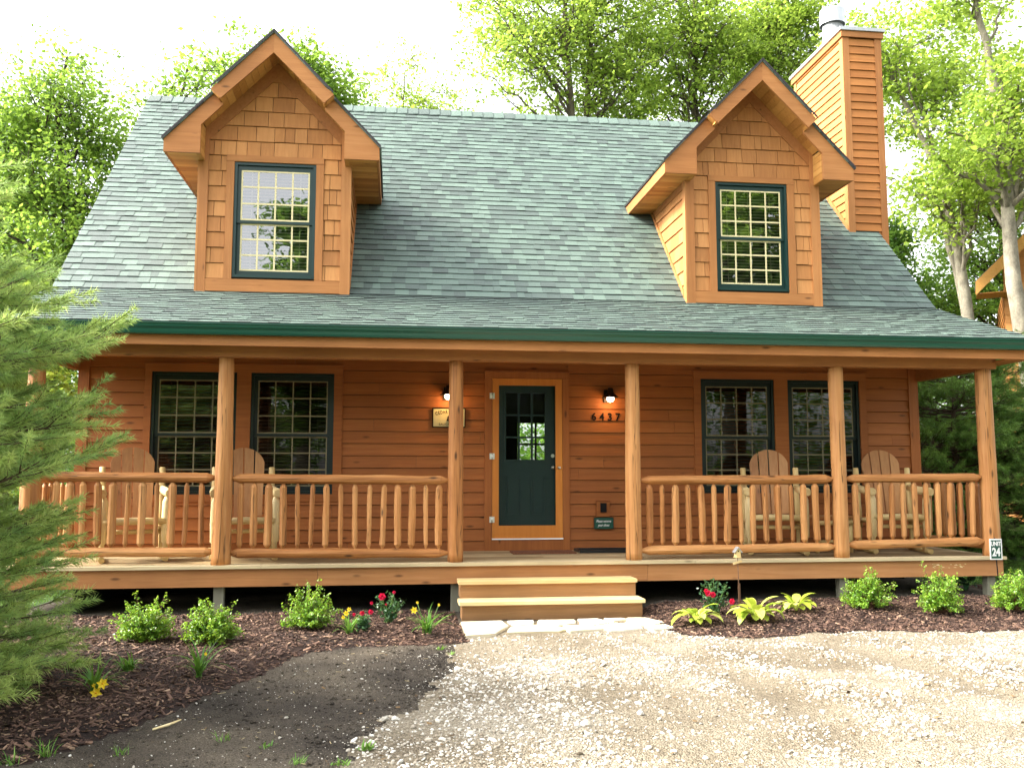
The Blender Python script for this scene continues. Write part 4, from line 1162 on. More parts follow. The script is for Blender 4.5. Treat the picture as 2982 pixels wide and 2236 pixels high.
mb.box(cx1 + 0.022, cx1 + 0.05, cy0 - 0.0215, cy1 + 0.05, 7.90, 8.00, 0.5)
mb.build('crown_board', M['trim_x'], ch)
mb = MB(); mb.box(cx0 - 0.075, cx1 + 0.075, cy0 - 0.075, cy1 + 0.075, 8.001, 8.055); mb.box(cx0 - 0.04, cx1 + 0.04, cy0 - 0.04, cy1 + 0.04, 8.055, 8.075)
mb.build('cap', M['galv'], ch)
mb = MB(); mb.lathe([(0.165, 8.07), (0.165, 8.50), (0.16, 8.50), (0.16, 8.45)], (5.99, 2.2, 0), 28); mb.lathe([(0.205, 8.50), (0.205, 8.74), (0.20, 8.76), (0.02, 8.80)], (5.99, 2.2, 0), 28)
mb.lathe([(0.172, 8.20), (0.175, 8.21), (0.172, 8.22)], (5.99, 2.2, 0), 28)
mb.build('flue', M['galv'], ch)

# ================================================================== THINGS ON THE WALL AND PORCH
def lantern(x, z, label):
    t = thing('wall_lantern', label, 'lamp', (x, -0.03, z), 0, 'barn lanterns beside the front door')
    mb = MB(); mb.box(x - 0.055, x + 0.055, -0.045, -0.02, z - 0.05, z + 0.12); mb.build('back_plate', M['bronze'], t)
    mb = MB(); mb.tube([(x, -0.045, z + 0.09), (x, -0.11, z + 0.14), (x, -0.17, z + 0.13)], 0.010, 8)
    mb.tube([(x - 0.04, -0.05, z - 0.045), (x, -0.17, z - 0.045), (x + 0.04, -0.05, z - 0.045)], 0.0045, 6)
    mb.tube([(x - 0.05, -0.17, z - 0.05), (x - 0.03, -0.14, z + 0.02)], 0.004, 6)
    mb.build_split('bracket', M['bronze'], t)
    mb = MB(); mb.lathe([(0.018, 0.135), (0.035, 0.13), (0.04, 0.075), (0.055, 0.06), (0.105, 0.012), (0.108, 0.004), (0.10, 0.006), (0.05, 0.05)], (x, -0.17, z), 20)
    mb.build('shade', M['bronze'], t)
    mb = MB(); mb.lathe([(0.030, 0.03), (0.046, 0.005), (0.046, -0.022), (0.030, -0.046), (0.004, -0.052)], (x, -0.17, z), 16); mb.build('bulb', M['bulb'], t)
    ld = bpy.data.lights.new('lantern_light', 'POINT'); ld.energy = 0.85; ld.color = (1.0, 0.50, 0.16); ld.shadow_soft_size = 0.04
    lo = bpy.data.objects.new('lantern_light', ld); lo.location = (0, -0.14, -0.075); col.objects.link(lo); lo.parent = t
lantern(1.53, 1.955, 'lit bronze barn lantern above the house numbers')
lantern(-0.575, 1.965, 'lit bronze barn lantern above the cream name sign, half hidden by a post')

for i, (d, xx) in enumerate(zip('6437', (1.340, 1.447, 1.553, 1.660))):
    t = thing('house_number', 'black metal digit %s of the house number 6437' % d, 'house number', (xx, -0.022, 1.71), 0, 'digits of the house number')
    text_mesh('digit', d, 0.135, M['black'], t, (xx, -0.0265, 1.717), ext=0.003, offset=0.0022)

t = thing('name_sign', 'cream wooden name sign with a dark bell, behind the post left of the door', 'sign', (-0.56, -0.03, 1.69))
mb = MB(); mb.box(-0.760, -0.360, -0.045, -0.022, 1.578, 1.806, 0.5); mb.build('board', M['sign_cream'], t)
mb = MB()
for a, b, c, d in ((-0.772, -0.348, 1.806, 1.814), (-0.772, -0.348, 1.566, 1.578)): mb.box(a, b, -0.05, -0.022, c, d)
mb.box(-0.772, -0.760, -0.05, -0.022, 1.578, 1.806); mb.box(-0.360, -0.348, -0.05, -0.022, 1.578, 1.806)
mb.build('frame', M['black'], t)
# arched lettering, one glyph at a time
word = 'CEDAR CREEK'
for i, chh in enumerate(word):
    if chh == ' ': continue
    q = (i - 5) / 5.0
    text_mesh('letter', chh, 0.062 , M['sign_text_dark'], t, (-0.560 + q * 0.160, -0.0475, 1.766 - 0.022 * q * q), ry=q * 0.22, ext=0.001, offset=0.0016, sx=0.66)
text_mesh('letter', 'SAUGATUCK', 0.042, M['sign_text_dark'], t, (-0.56, -0.0475, 1.607), ext=0.001, sx=1.05)
mb = MB(); mb.lathe([(0.008, 0.066), (0.018, 0.06), (0.024, 0.03), (0.034, 0.005), (0.036, 0.0), (0.0, -0.002)], (-0.56, -0.052, 1.650), 14); mb.ball((-0.56, -0.052, 1.645), 0.008)
mb.build('bell', M['black'], t)

t = thing('notice_plaque', 'small dark green plaque with white script under the outlet', 'sign', (1.455, -0.03, 0.34))
mb = MB(); mb.box(1.330, 1.582, -0.040, -0.022, 0.268, 0.414); mb.build('board', M['sign_green'], t)
mb = MB()
for a, b, c, d in ((1.328, 1.584, 0.411, 0.415), (1.328, 1.584, 0.266, 0.270)): mb.box(a, b, -0.042, -0.022, c, d)
mb.box(1.327, 1.331, -0.042, -0.022, 0.270, 0.411); mb.box(1.581, 1.585, -0.042, -0.022, 0.270, 0.411)
for a in (1.345, 1.567):
    for b in (0.283, 0.400): mb.ball((a, -0.043, b), 0.005, seg=8, rings=4)
mb.build('frame', M['bronze'], t)
text_mesh('lettering', 'Please remove', 0.046, M['white'], t, (1.452, -0.0422, 0.366), ext=0.001, shear=0.35, offset=0.0006, sx=0.72)
text_mesh('lettering', 'your shoes', 0.046, M['white'], t, (1.452, -0.0422, 0.315), ext=0.001, shear=0.35, offset=0.0006, sx=0.72)

mb = MB()
mb.box(0.20, 0.98, -0.62, -0.24, 0.001, 0.020)
tag(mb.build('doormat', M['mat']), 'reddish brown bristle doormat in front of the screen door', 'doormat')
mb = MB()
mb.box(1.06, 1.86, -0.50, -0.14, 0.001, 0.012)
for a, b, c, d in ((1.04, 1.88, -0.52, -0.50), (1.04, 1.88, -0.14, -0.12), (1.04, 1.06, -0.50, -0.14), (1.86, 1.88, -0.50, -0.14)): mb.box(a, b, c, d, 0.001, 0.034)
tag(mb.build('boot_tray', M['rubber']), 'black rubber boot tray on the deck right of the door', 'boot tray')

# adirondack log chairs
def make_chair():
    t = thing('log_chair', 'x', 'chair', (0, 0, 0), 0, 'log rocking chairs on the porch')
    def lg(name, p, r, mat='pale_log_z', tt=0.5, **k):
        m_ = MB(); m_.tube(p, r, 10, tt, wob=0.14, **k); return m_.build(name, M[mat], t)
    W = 0.325
    # back slats: five fanned boards with an arched top
    mb = MB(); n = 4
    for i in range(n):
        ua, ub = -0.25 + i * 0.128, -0.25 + i * 0.128 + 0.112
        zb = 0.48; yb, yt = 0.16, 0.36
        def top(u): return 1.285 - 0.26 * (1 - math.sqrt(max(0, 1 - (u / 0.262) ** 2)))
        us = [ua + (ub - ua) * k / 5 for k in range(6)]
        f = lambda u, z, dy: (u * (0.86 + 0.14 * (z - zb) / 0.8), yb + (yt - yb) * (z - zb) / 0.8 + dy, z)
        fr = [f(ua, zb, 0), f(ub, zb, 0)] + [f(u, top(u), 0) for u in reversed(us)]
        bk = [f(ua, zb, 0.022), f(ub, zb, 0.022)] + [f(u, top(u), 0.022) for u in reversed(us)]
        mb.prism(fr, bk, 0.3 + 0.12 * i)
    mb.build('backrest', M['slat_z'], t)
    mb = MB()
    for i in range(5):
        y0 = -0.30 + i * 0.095; z0 = 0.462 - 0.012 * i
        mb.hexa([(-0.27, y0, z0), (0.27, y0, z0), (0.27, y0 + 0.085, z0 - 0.01), (-0.27, y0 + 0.085, z0 - 0.01), (-0.27, y0, z0 + 0.022), (0.27, y0, z0 + 0.022), (0.27, y0 + 0.085, z0 + 0.012), (-0.27, y0 + 0.085, z0 + 0.012)], 0.3 + 0.1 * i)
    mb.build('seat', M['slat_x'], t)
    for s_ in (-1, 1):
        lg('rear_post', [(s_ * W, 0.20, 0.30), (s_ * W, 0.235, 0.6), (s_ * W, 0.27, 0.9), (s_ * W, 0.29, 1.045), (s_ * W, 0.29, 1.055)], [0.036, 0.037, 0.036, 0.034, 0.026], tt=0.35)
        lg('arm', [(s_ * (W + 0.02), -0.42, 0.755), (s_ * (W + 0.02), -0.41, 0.756), (s_ * (W + 0.015), -0.1, 0.765), (s_ * W, 0.24, 0.80)], [0.046, 0.050, 0.048, 0.040], 'pale_log_y', 0.6)
        lg('leg', [(s_ * W, -0.31, 0.13), (s_ * W, -0.31, 0.20), (s_ * W, -0.315, 0.22), (s_ * W, -0.32, 0.45), (s_ * W, -0.33, 0.66), (s_ * W, -0.335, 0.715)], [0.028, 0.030, 0.046, 0.050, 0.046, 0.026], tt=0.75)
        lg('side_rail', [(s_ * W, -0.36, 0.42), (s_ * W, 0.25, 0.38)], [0.034, 0.034], 'pale_log_y', 0.5)
        lg('runner', [(s_ * W, -0.40, 0.035), (s_ * W, 0.34, 0.035)], [0.033, 0.033], 'pale_log_y', 0.4)
        mb = MB(); mb.box(s_ * W - 0.05, s_ * W + 0.05, -0.36, -0.26, 0.115, 0.130); mb.box(s_ * W - 0.05, s_ * W - 0.038, -0.355, -0.27, 0.03, 0.115); mb.box(s_ * W - 0.05, s_ * W + 0.05, 0.2, 0.3, 0.10, 0.115)
        mb.box(s_ * W - 0.02, s_ * W + 0.02, 0.2, 0.24, 0.03, 0.31)
        mb.build_split('bracket', M['pale_log_x'], t)
    lg('front_rail', [(-W, -0.34, 0.445), (0, -0.335, 0.45), (W, -0.34, 0.445)], [0.036, 0.04, 0.036], 'pale_log_x', 0.6)
    lg('stretcher', [(-W, -0.25, 0.33), (W, -0.25, 0.33)], [0.026, 0.026], 'pale_log_x', 0.4)
    return t
proto = make_chair()
chairs = [((-4.195, -0.80), 0.33, 'log-framed slat chair at the left end of the porch, nearest the pine'),
          ((-2.965, -0.80), 0.21, 'log-framed slat chair just right of the second porch post, in front of the window'),
          ((3.435, -0.80), -0.27, 'log-framed slat chair under the windows right of the door, left of the log side table'),
          ((4.985, -0.80), -0.19, 'log-framed slat chair at the right end of the porch beside the corner board')]
for i, ((x, y), a, lab) in enumerate(chairs):
    c = proto if i == 0 else copy_tree(proto)
    c.location = (x, y, 0.0); c.rotation_euler = (0, 0, a); c['label'] = lab

t = thing('side_table', 'small log side table between the two chairs on the right of the porch', 'table', (4.18, -0.72, 0))
mb = MB()
for i in range(5): mb.box(3.90, 4.46, -0.93 + i * 0.085, -0.93 + i * 0.085 + 0.078, 0.43, 0.452, 0.3 + 0.1 * i)
mb.build('table_top', M['slat_x'], t)
for a in (3.96, 4.40):
    for b in (-0.88, -0.56):
        mb = MB(); mb.tube([(a, b, 0.0), (a, b, 0.2), (a, b, 0.43)], [0.024, 0.028, 0.026], 8, 0.5, wob=0.15); mb.build('leg', M['pale_log_z'], t)
mb = MB(); mb.tube([(3.92, -0.90, 0.37), (4.44, -0.90, 0.37)], 0.03, 8, 0.3, wob=0.1); mb.tube([(3.96, -0.88, 0.14), (4.40, -0.88, 0.14)], 0.02, 8, 0.3, wob=0.1); mb.build('apron', M['pale_log_x'], t)

# birdhouse on a stake
bx, by = 2.52, -1.95; bz = zgs(bx, by)
t = thing('birdhouse_stake', 'tiny weathered birdhouse on a thin rusty stake in the mulch', 'garden ornament', (bx, by, bz))
H0 = GZ
mb = MB(); mb.tube([(bx + 0.012, by, bz - 0.08), (bx + 0.006, by, bz + 0.25), (bx, by, H0 + 0.61)], [0.008, 0.005, 0.004], 6); mb.box(bx - 0.001, bx + 0.021, by - 0.008, by + 0.006, bz - 0.05, bz + 0.24); mb.build('stake', M['stem_brown'], t)
mb = MB(); mb.prism([(bx - 0.026, by - 0.03, H0 + 0.60), (bx + 0.026, by - 0.03, H0 + 0.60), (bx + 0.026, by - 0.03, H0 + 0.665), (bx, by - 0.03, H0 + 0.70), (bx - 0.026, by - 0.03, H0 + 0.665)],
         [(bx - 0.026, by + 0.03, H0 + 0.60), (bx + 0.026, by + 0.03, H0 + 0.60), (bx + 0.026, by + 0.03, H0 + 0.665), (bx, by + 0.03, H0 + 0.70), (bx - 0.026, by + 0.03, H0 + 0.665)])
mb.box(bx - 0.032, bx + 0.032, by - 0.04, by + 0.04, H0 + 0.592, H0 + 0.599); mb.build('house', M['pale_log_z'], t)
mb = MB()
for s_ in (-1, 1):
    mb.hexa([(bx, by - 0.042, H0 + 0.703), (bx + s_ * 0.044, by - 0.042, H0 + 0.645), (bx + s_ * 0.044, by + 0.042, H0 + 0.645), (bx, by + 0.042, H0 + 0.703),
             (bx, by - 0.042, H0 + 0.712), (bx + s_ * 0.044, by - 0.042, H0 + 0.654), (bx + s_ * 0.044, by + 0.042, H0 + 0.654), (bx, by + 0.042, H0 + 0.712)])
mb.build('roof', M['galv'], t)
mb = MB(); mb.tube([(bx, by - 0.032, H0 + 0.665), (bx, by - 0.028, H0 + 0.665)], 0.008, 10); mb.build('entrance', M['black'], t)
mb = MB(); mb.hexa([(bx - 0.052, by - 0.012, H0 + 0.515), (bx + 0.048, by - 0.012, H0 + 0.545), (bx + 0.048, by - 0.006, H0 + 0.545), (bx - 0.052, by - 0.006, H0 + 0.515),
                    (bx - 0.058, by - 0.012, H0 + 0.537), (bx + 0.042, by - 0.012, H0 + 0.567), (bx + 0.042, by - 0.006, H0 + 0.567), (bx - 0.058, by - 0.006, H0 + 0.537)]); mb.build('tag', M['tread_x'], t)

# unit sign
ux, uy = 5.635, -1.90
t = thing('unit_sign', 'green and white unit number sign on a thin dark post at the porch corner', 'sign', (ux, uy, zgs(ux, uy)))
mb = MB(); mb.tube([(ux + 0.03, uy + 0.012, zgs(ux, uy) - 0.1), (ux, uy + 0.012, 0.238)], 0.007, 6); mb.build('post', M['black'], t)
mb = MB(); mb.box(ux - 0.076, ux + 0.076, uy - 0.002, uy + 0.003, -0.009, 0.228); mb.build('border', M['white'], t)
mb = MB(); mb.box(ux - 0.062, ux + 0.062, uy - 0.0045, uy - 0.0025, 0.006, 0.214); mb.build('panel', M['sign_green'], t)
text_mesh('lettering', 'UNIT', 0.068, M['white'], t, (ux, uy - 0.0055, 0.170), ext=0.0008, offset=0.0022, sx=0.80)
text_mesh('lettering', '24', 0.128, M['white'], t, (ux - 0.001, uy - 0.0055, 0.074), ext=0.0008, offset=0.005, sx=0.78)
#PART2
# ================================================================== PLANTS
def leaf_quads(c, size, nrm_up=0.6, aspect=0.62, droop=0.0):
    """c (N,3) centres -> diamond leaves, verts (4N,3), faces (N,4)"""
    n = len(c)
    nr = rng.normal(0, 1, (n, 3)); nr[:, 2] = np.abs(nr[:, 2]) + nrm_up
    nr /= np.linalg.norm(nr, axis=1, keepdims=True)
    a = rng.normal(0, 1, (n, 3)); a -= (a * nr).sum(1, keepdims=True) * nr
    a /= np.linalg.norm(a, axis=1, keepdims=True)
    b = np.cross(nr, a)
    s = size[:, None] * 0.5
    v = np.stack([c + a * s, c + b * s * aspect - nr * s * 0.12, c - a * s, c - b * s * aspect - nr * s * 0.12], 1).reshape(-1, 3)
    return v, np.arange(n * 4).reshape(n, 4)

class TB:
    """fast tube collector for twigs and limbs"""
    def __init__(s): s.v = []; s.f = []; s.n = 0
    def add(s, pts, rad, seg=6):
        pts = np.asarray(pts, float); m = len(pts)
        d = np.gradient(pts, axis=0); d /= (np.linalg.norm(d, axis=1, keepdims=True) + 1e-9)
        ref = np.array([0, 0, 1.0]) if abs(d[0, 2]) < 0.85 else np.array([1.0, 0, 0])
        a = np.cross(d, ref); a /= (np.linalg.norm(a, axis=1, keepdims=True) + 1e-9); b = np.cross(d, a)
        th = np.arange(seg) * 2 * np.pi / seg
        r = np.asarray(rad, float).reshape(m, 1, 1)
        ring = pts[:, None, :] + r * (a[:, None, :] * np.cos(th)[None, :, None] + b[:, None, :] * np.sin(th)[None, :, None])
        s.v.append(ring.reshape(-1, 3))
        i = np.arange(m - 1)[:, None] * seg; j = np.arange(seg)[None, :]; k = (j + 1) % seg
        s.f.append(np.stack([i + j, i + k, i + seg + k, i + seg + j], -1).reshape(-1, 4) + s.n)
        s.n += m * seg
    def build(s, name, mat, parent, t=0.5):
        if not s.v: return None
        f = np.concatenate(s.f)
        return np_mesh(name, np.concatenate(s.v), f, np.full(len(f), t), mat, parent, smooth=True)

def bez(p0, p1, p2, n):
    t = np.linspace(0, 1, n)[:, None]
    return (1 - t) ** 2 * p0 + 2 * t * (1 - t) * p1 + t * t * p2

def tree(name, label, base, path, r0, env, limbs, clusters, per, lsize, leaf, bark, group='trees around the cabin', spread=0.40, low=0.35, limb_r=0.46, flat=0.55, twigs=True):
    """path: list of trunk points (relative heights included); env: list of (centre, radii) ellipsoids for the crown"""
    bz = float(zg(base[0], base[1]))
    t = thing(name, label, 'tree', (base[0], base[1], bz), 0, group)
    P = np.array([(base[0], base[1], bz - 0.2)] + [tuple(p) for p in path], float)
    # resample trunk
    seg = np.linalg.norm(np.diff(P, axis=0), axis=1); cum = np.r_[0, np.cumsum(seg)]; Lt = cum[-1]
    q = np.linspace(0, Lt, max(10, int(Lt / 0.5)))
    T = np.stack([np.interp(q, cum, P[:, k]) for k in range(3)], 1)
    T[1:-1] = (T[:-2] + 2 * T[1:-1] + T[2:]) / 4
    T[2:, :2] += rng.normal(0, 0.02, (len(T) - 2, 2))
    rad = r0 * (1 - 0.86 * (q / Lt) ** 0.9) ; rad[0] *= 1.25
    tb = TB(); tb.add(T, rad, 10)
    vol = np.array([np.prod(e[1]) for e in env]); vol = vol / vol.sum()
    limb_pts = []; lb = TB()
    for i in range(limbs):
        e = env[rng.choice(len(env), p=vol)]
        d = rng.normal(0, 1, 3); d /= np.linalg.norm(d); rr = rng.uniform(0.5, 0.98)
        tgt = np.array(e[0]) + d * np.array(e[1]) * rr
        h = np.hypot(tgt[0] - T[-1, 0], tgt[1] - T[-1, 1])
        zs = np.clip(tgt[2] - h * rng.uniform(0.45, 1.0) - 0.3, bz + (T[-1, 2] - bz) * low, T[-1, 2])
        k = int(np.argmin(np.abs(T[:, 2] - zs))); s0 = T[k]
        mid = (s0 + tgt) / 2 + np.array([0, 0, 0.12]) * np.linalg.norm(tgt - s0) + rng.normal(0, 0.18, 3)
        n = 9; c = bez(s0, mid, tgt, n); c[1:-1] += rng.normal(0, 0.05, (n - 2, 3))
        ra = max(rad[k] * limb_r, 0.012) * np.linspace(1, 0.18, n)
        lb.add(c, ra, 6)
        limb_pts.append((c, ra))
    ce = []; tw = TB()
    for i in range(clusters):
        c, ra = limb_pts[rng.integers(len(limb_pts))]
        k = rng.integers(3, 9); p = c[k]
        off = rng.normal(0, 1, 3) * np.array([0.42, 0.42, 0.26]) * (1.25 if k < 7 else 0.8)
        g = p + off
        ce.append(g)
        if twigs:
            m = (p + g) / 2 + rng.normal(0, 0.06, 3)
            tw.add(np.array([p, m, g]), [0.010, 0.007, 0.003], 3)
    ce = np.array(ce)
    C = np.repeat(ce, per, axis=0) + rng.normal(0, 1, (len(ce) * per, 3)) * np.array([spread, spread, spread * flat]) * 0.62 * np.repeat(rng.uniform(0.55, 1.25, len(ce)), per)[:, None]
    ctint = np.repeat(rng.normal(0.03, 0.08, len(ce)), per)
    size = lsize * rng.uniform(0.6, 1.35, len(C))
    v, f = leaf_quads(C, size)
    tint = np.clip(0.48 + ctint + rng.normal(0, 0.16, len(C)), 0, 1)
    tb.build('trunk', bark, t)
    lb.build('limbs', bark, t, 0.4)
    if twigs: tw.build('twigs', bark, t, 0.3)
    np_mesh('crown', v, f, tint, leaf, t)
    return t

BG = 'trees behind and beside the cabin'
# --- left group behind the roof's left end
tree('broadleaf_tree', 'tall dense green tree at the far left edge, beyond the pine', (-11.0, 10.5), [(-10.9, 10.5, 4), (-10.7, 10.4, 7), (-10.4, 10.3, 9.6)], 0.22,
     [((-10.5, 10.3, 8.3), (1.5, 1.7, 1.7)), ((-10.7, 10.5, 5.2), (1.8, 1.8, 2.0))], 52, 700, 26, 0.12, M['leaf_mid'], M['bark_dark'], BG)
tree('broadleaf_tree', 'crooked dark-limbed tree left of the roof, second from the left edge', (-8.9, 9.5), [(-8.8, 9.4, 3), (-8.4, 9.3, 6), (-8.9, 9.3, 8.6), (-8.7, 9.3, 10.4)], 0.20,
     [((-8.9, 9.3, 9.2), (1.35, 1.6, 1.35)), ((-8.9, 9.5, 6.5), (1.6, 1.6, 1.8)), ((-8.6, 9.5, 3.8), (1.6, 1.6, 1.6))], 74, 900, 24, 0.115, M['leaf_mid'], M['bark_dark'], BG)
tree('broadleaf_tree', 'leafy tree with bare twisting branches just above the left roof corner', (-6.6, 10.8), [(-6.6, 10.7, 4), (-6.9, 10.6, 8), (-6.4, 10.6, 10.9)], 0.20,
     [((-6.0, 10.6, 10.4), (1.7, 1.6, 1.15)), ((-7.5, 10.6, 8.0), (1.2, 1.6, 1.9)), ((-7.7, 10.6, 5.0), (1.4, 1.5, 1.5))], 60, 720, 25, 0.12, M['leaf_mid'], M['bark_dark'], BG)
tree('broadleaf_tree', 'green tree whose crown rises behind the left side of the left dormer', (-4.3, 12.5), [(-4.3, 12.4, 5), (-4.2, 12.4, 9), (-4.6, 12.4, 12.3)], 0.20,
     [((-4.2, 12.4, 11.3), (2.1, 1.5, 0.9)), ((-5.4, 12.4, 12.6), (0.55, 0.5, 0.35))], 40, 640, 34, 0.125, M['leaf_mid'], M['bark_dark'], BG)
tree('broadleaf_tree', 'small low bushy tree left of the cabin behind the pine', (-8.0, 5.0), [(-8.0, 5.0, 2), (-7.9, 5.0, 4.6)], 0.11,
     [((-8.0, 5.0, 3.0), (1.3, 1.4, 2.2))], 24, 300, 34, 0.10, M['leaf_light'], M['bark_dark'], BG)
tree('broadleaf_tree', 'bushy green tree far left at mid height behind the pine', (-9.6, 6.2), [(-9.6, 6.2, 3), (-9.5, 6.2, 5.8)], 0.12,
     [((-9.5, 6.2, 4.0), (1.6, 1.4, 2.6))], 26, 340, 34, 0.11, M['leaf_mid'], M['bark_dark'], BG)
tree('broadleaf_tree', 'light green tree filling behind the two crooked trees left of the roof', (-12.0, 15.5), [(-12.0, 15.5, 4), (-11.9, 15.4, 8), (-11.8, 15.4, 10)], 0.2,
     [((-12.0, 15.5, 7.6), (3.6, 1.8, 2.4)), ((-12.5, 15.5, 4.6), (3.6, 1.8, 2.2))], 50, 800, 34, 0.16, M['leaf_light'], M['bark_dark'], BG, twigs=False)
# --- centre, behind the ridge
tree('maple_tree', 'thin pale yellow-green tree low over the ridge right of the left dormer', (-1.2, 15), [(-1.2, 15, 6), (-1.1, 15, 10), (-1.1, 15, 13.2)], 0.11,
     [((-1.1, 15, 12.1), (1.5, 1.2, 1.5)), ((0.1, 15, 11.2), (1.3, 1.1, 0.9)), ((-2.6, 15, 11.2), (1.2, 1.0, 0.8))], 34, 300, 24, 0.11, M['leaf_light'], M['bark'], BG)
tree('maple_tree', 'yellow-green maple with a slim straight trunk above the middle of the ridge', (3.1, 11), [(3.2, 11, 6), (3.25, 11, 10.4), (3.08, 11, 12.2), (3.0, 11, 14.5), (2.9, 11, 17)], 0.19,
     [((1.9, 11, 13.2), (2.5, 1.7, 2.6)), ((2.4, 11, 11.2), (2.4, 1.5, 0.9))], 40, 430, 26, 0.12, M['leaf_light'], M['bark'], BG)
tree('maple_tree', 'yellow-green maple with a forked trunk, right of the slim one above the ridge', (3.7, 11.6), [(3.75, 11.6, 6), (3.75, 11.5, 10.4), (3.8, 11.5, 12), (4.0, 11.5, 14), (4.1, 11.5, 17)], 0.20,
     [((5.0, 11.6, 13.4), (2.1, 1.7, 2.8)), ((4.6, 11.6, 11.2), (1.9, 1.6, 1.2))], 42, 520, 28, 0.12, M['leaf_light'], M['bark'], BG)
tree('maple_tree', 'dense green maple between the ridge and the right dormer', (7.2, 12.5), [(7.2, 12.5, 6), (7.1, 12.5, 11), (7.2, 12.5, 17)], 0.22,
     [((7.0, 12.5, 12.6), (2.2, 1.9, 3.6))], 64, 600, 25, 0.125, M['leaf_light'], M['bark'], BG)
tree('maple_tree', 'dense green maple behind the chimney', (9.6, 13.0), [(9.6, 13, 6), (9.5, 13, 11), (9.6, 13, 17)], 0.22,
     [((10.1, 13, 13.2), (2.5, 1.8, 3.2))], 58, 950, 26, 0.125, M['leaf_light'], M['bark'], BG)
# --- right group
tree('maple_tree', 'large pale-barked tree at the right edge with a trunk that runs out of the top', (12.6, 6.0), [(12.3, 6.0, 1.5), (11.95, 6.0, 3.97), (11.80, 6, 5.87), (11.82, 6, 7.2), (11.7, 6, 8.3), (11.57, 6, 9.8), (11.3, 6, 11.4), (11.1, 6, 13)], 0.27,
     [((11.4, 5.6, 8.2), (1.8, 1.5, 1.4)), ((12.8, 6.6, 9.0), (1.4, 1.6, 2.2)), ((11.6, 6.2, 11.6), (1.7, 1.5, 0.9))], 34, 300, 30, 0.13, M['leaf_light'], M['bark_pale'], BG, low=0.42)
tree('maple_tree', 'pale-barked tree leaning left between the chimney and the right edge', (12.5, 8.0), [(12.4, 8, 2), (12.13, 8, 4.5), (11.97, 8, 6.05), (11.78, 8, 7.0), (11.55, 8, 7.7), (11.3, 8, 8.6), (10.95, 8, 9.4), (10.55, 8, 10.2), (10.1, 8, 11.2)], 0.23,
     [((11.6, 7.6, 7.9), (1.2, 1.2, 0.9)), ((10.2, 8, 11.0), (1.3, 1.2, 1.0))], 22, 190, 30, 0.13, M['leaf_light'], M['bark_pale'], BG, low=0.40)
tree('maple_tree', 'slender second stem with pale bark close behind the leaning one', (12.9, 8.8), [(12.75, 8.8, 3), (12.55, 8.8, 5), (12.1, 8.8, 7.2), (11.9, 8.8, 9.0), (11.4, 8.8, 11.2)], 0.17,
     [((11.9, 9.0, 10.8), (1.5, 1.0, 1.4)), ((10.6, 8.8, 8.6), (1.0, 0.9, 0.9)), ((13.4, 9, 12.0), (1.5, 1.0, 1.0))], 26, 270, 28, 0.13, M['leaf_light'], M['bark_pale'], BG, low=0.5)
tree('broadleaf_tree', 'dark green tree filling the gap low right of the chimney', (12.4, 12.5), [(12.4, 12.5, 4), (12.4, 12.5, 8)], 0.2,
     [((12.3, 12.5, 6.0), (2.2, 1.8, 2.4))], 40, 760, 34, 0.125, M['leaf_dark'], M['bark'], BG)
tree('broadleaf_tree', 'tall green tree beyond the large pale trunk at the right edge', (16.8, 13), [(16.8, 13, 5), (16.6, 13, 9), (16.5, 13, 12.5)], 0.24,
     [((16.2, 13, 9.0), (2.9, 2.0, 3.0)), ((15.2, 13, 5.6), (2.2, 1.9, 2.2))], 56, 980, 34, 0.13, M['leaf_mid'], M['bark'], BG)
# far wood that reads as one mass
def woods_mass(name, label, n, x0, x1, y0, y1, tp):
    cs = []
    for i in range(n):
        x = rng.uniform(x0, x1); y = rng.uniform(y0, y1)
        top = tp + 1.6 * vn(x, y, 3, 31) - (2.4 if -14 < x < -2 and y > 0 else 0)
        cs.append((x, y, rng.uniform(0, 1) * top + GZ))
    ce = np.array(cs); per = 46
    C = np.repeat(ce, per, axis=0) + rng.normal(0, 1, (len(ce) * per, 3)) * np.array([1.0, 0.7, 0.6])
    v, f = leaf_quads(C, 0.30 * rng.uniform(0.6, 1.4, len(C)))
    tint = np.clip(0.45 + np.repeat(rng.normal(0, 0.15, len(ce)), per) + rng.normal(0, 0.15, len(C)), 0, 1)
    o = np_mesh(name, v, f, tint, M['leaf_dark'])
    tag(o, label, 'wood', kind='stuff')
woods_mass('distant_wood', 'far green wood closing the view behind the cabin', 1500, -34, 42, 24, 36, 6.2)
woods_mass('mirrored_wood', 'wood across the drive, mirrored in the porch windows', 1500, -40, 46, -48, -40, 8.5)

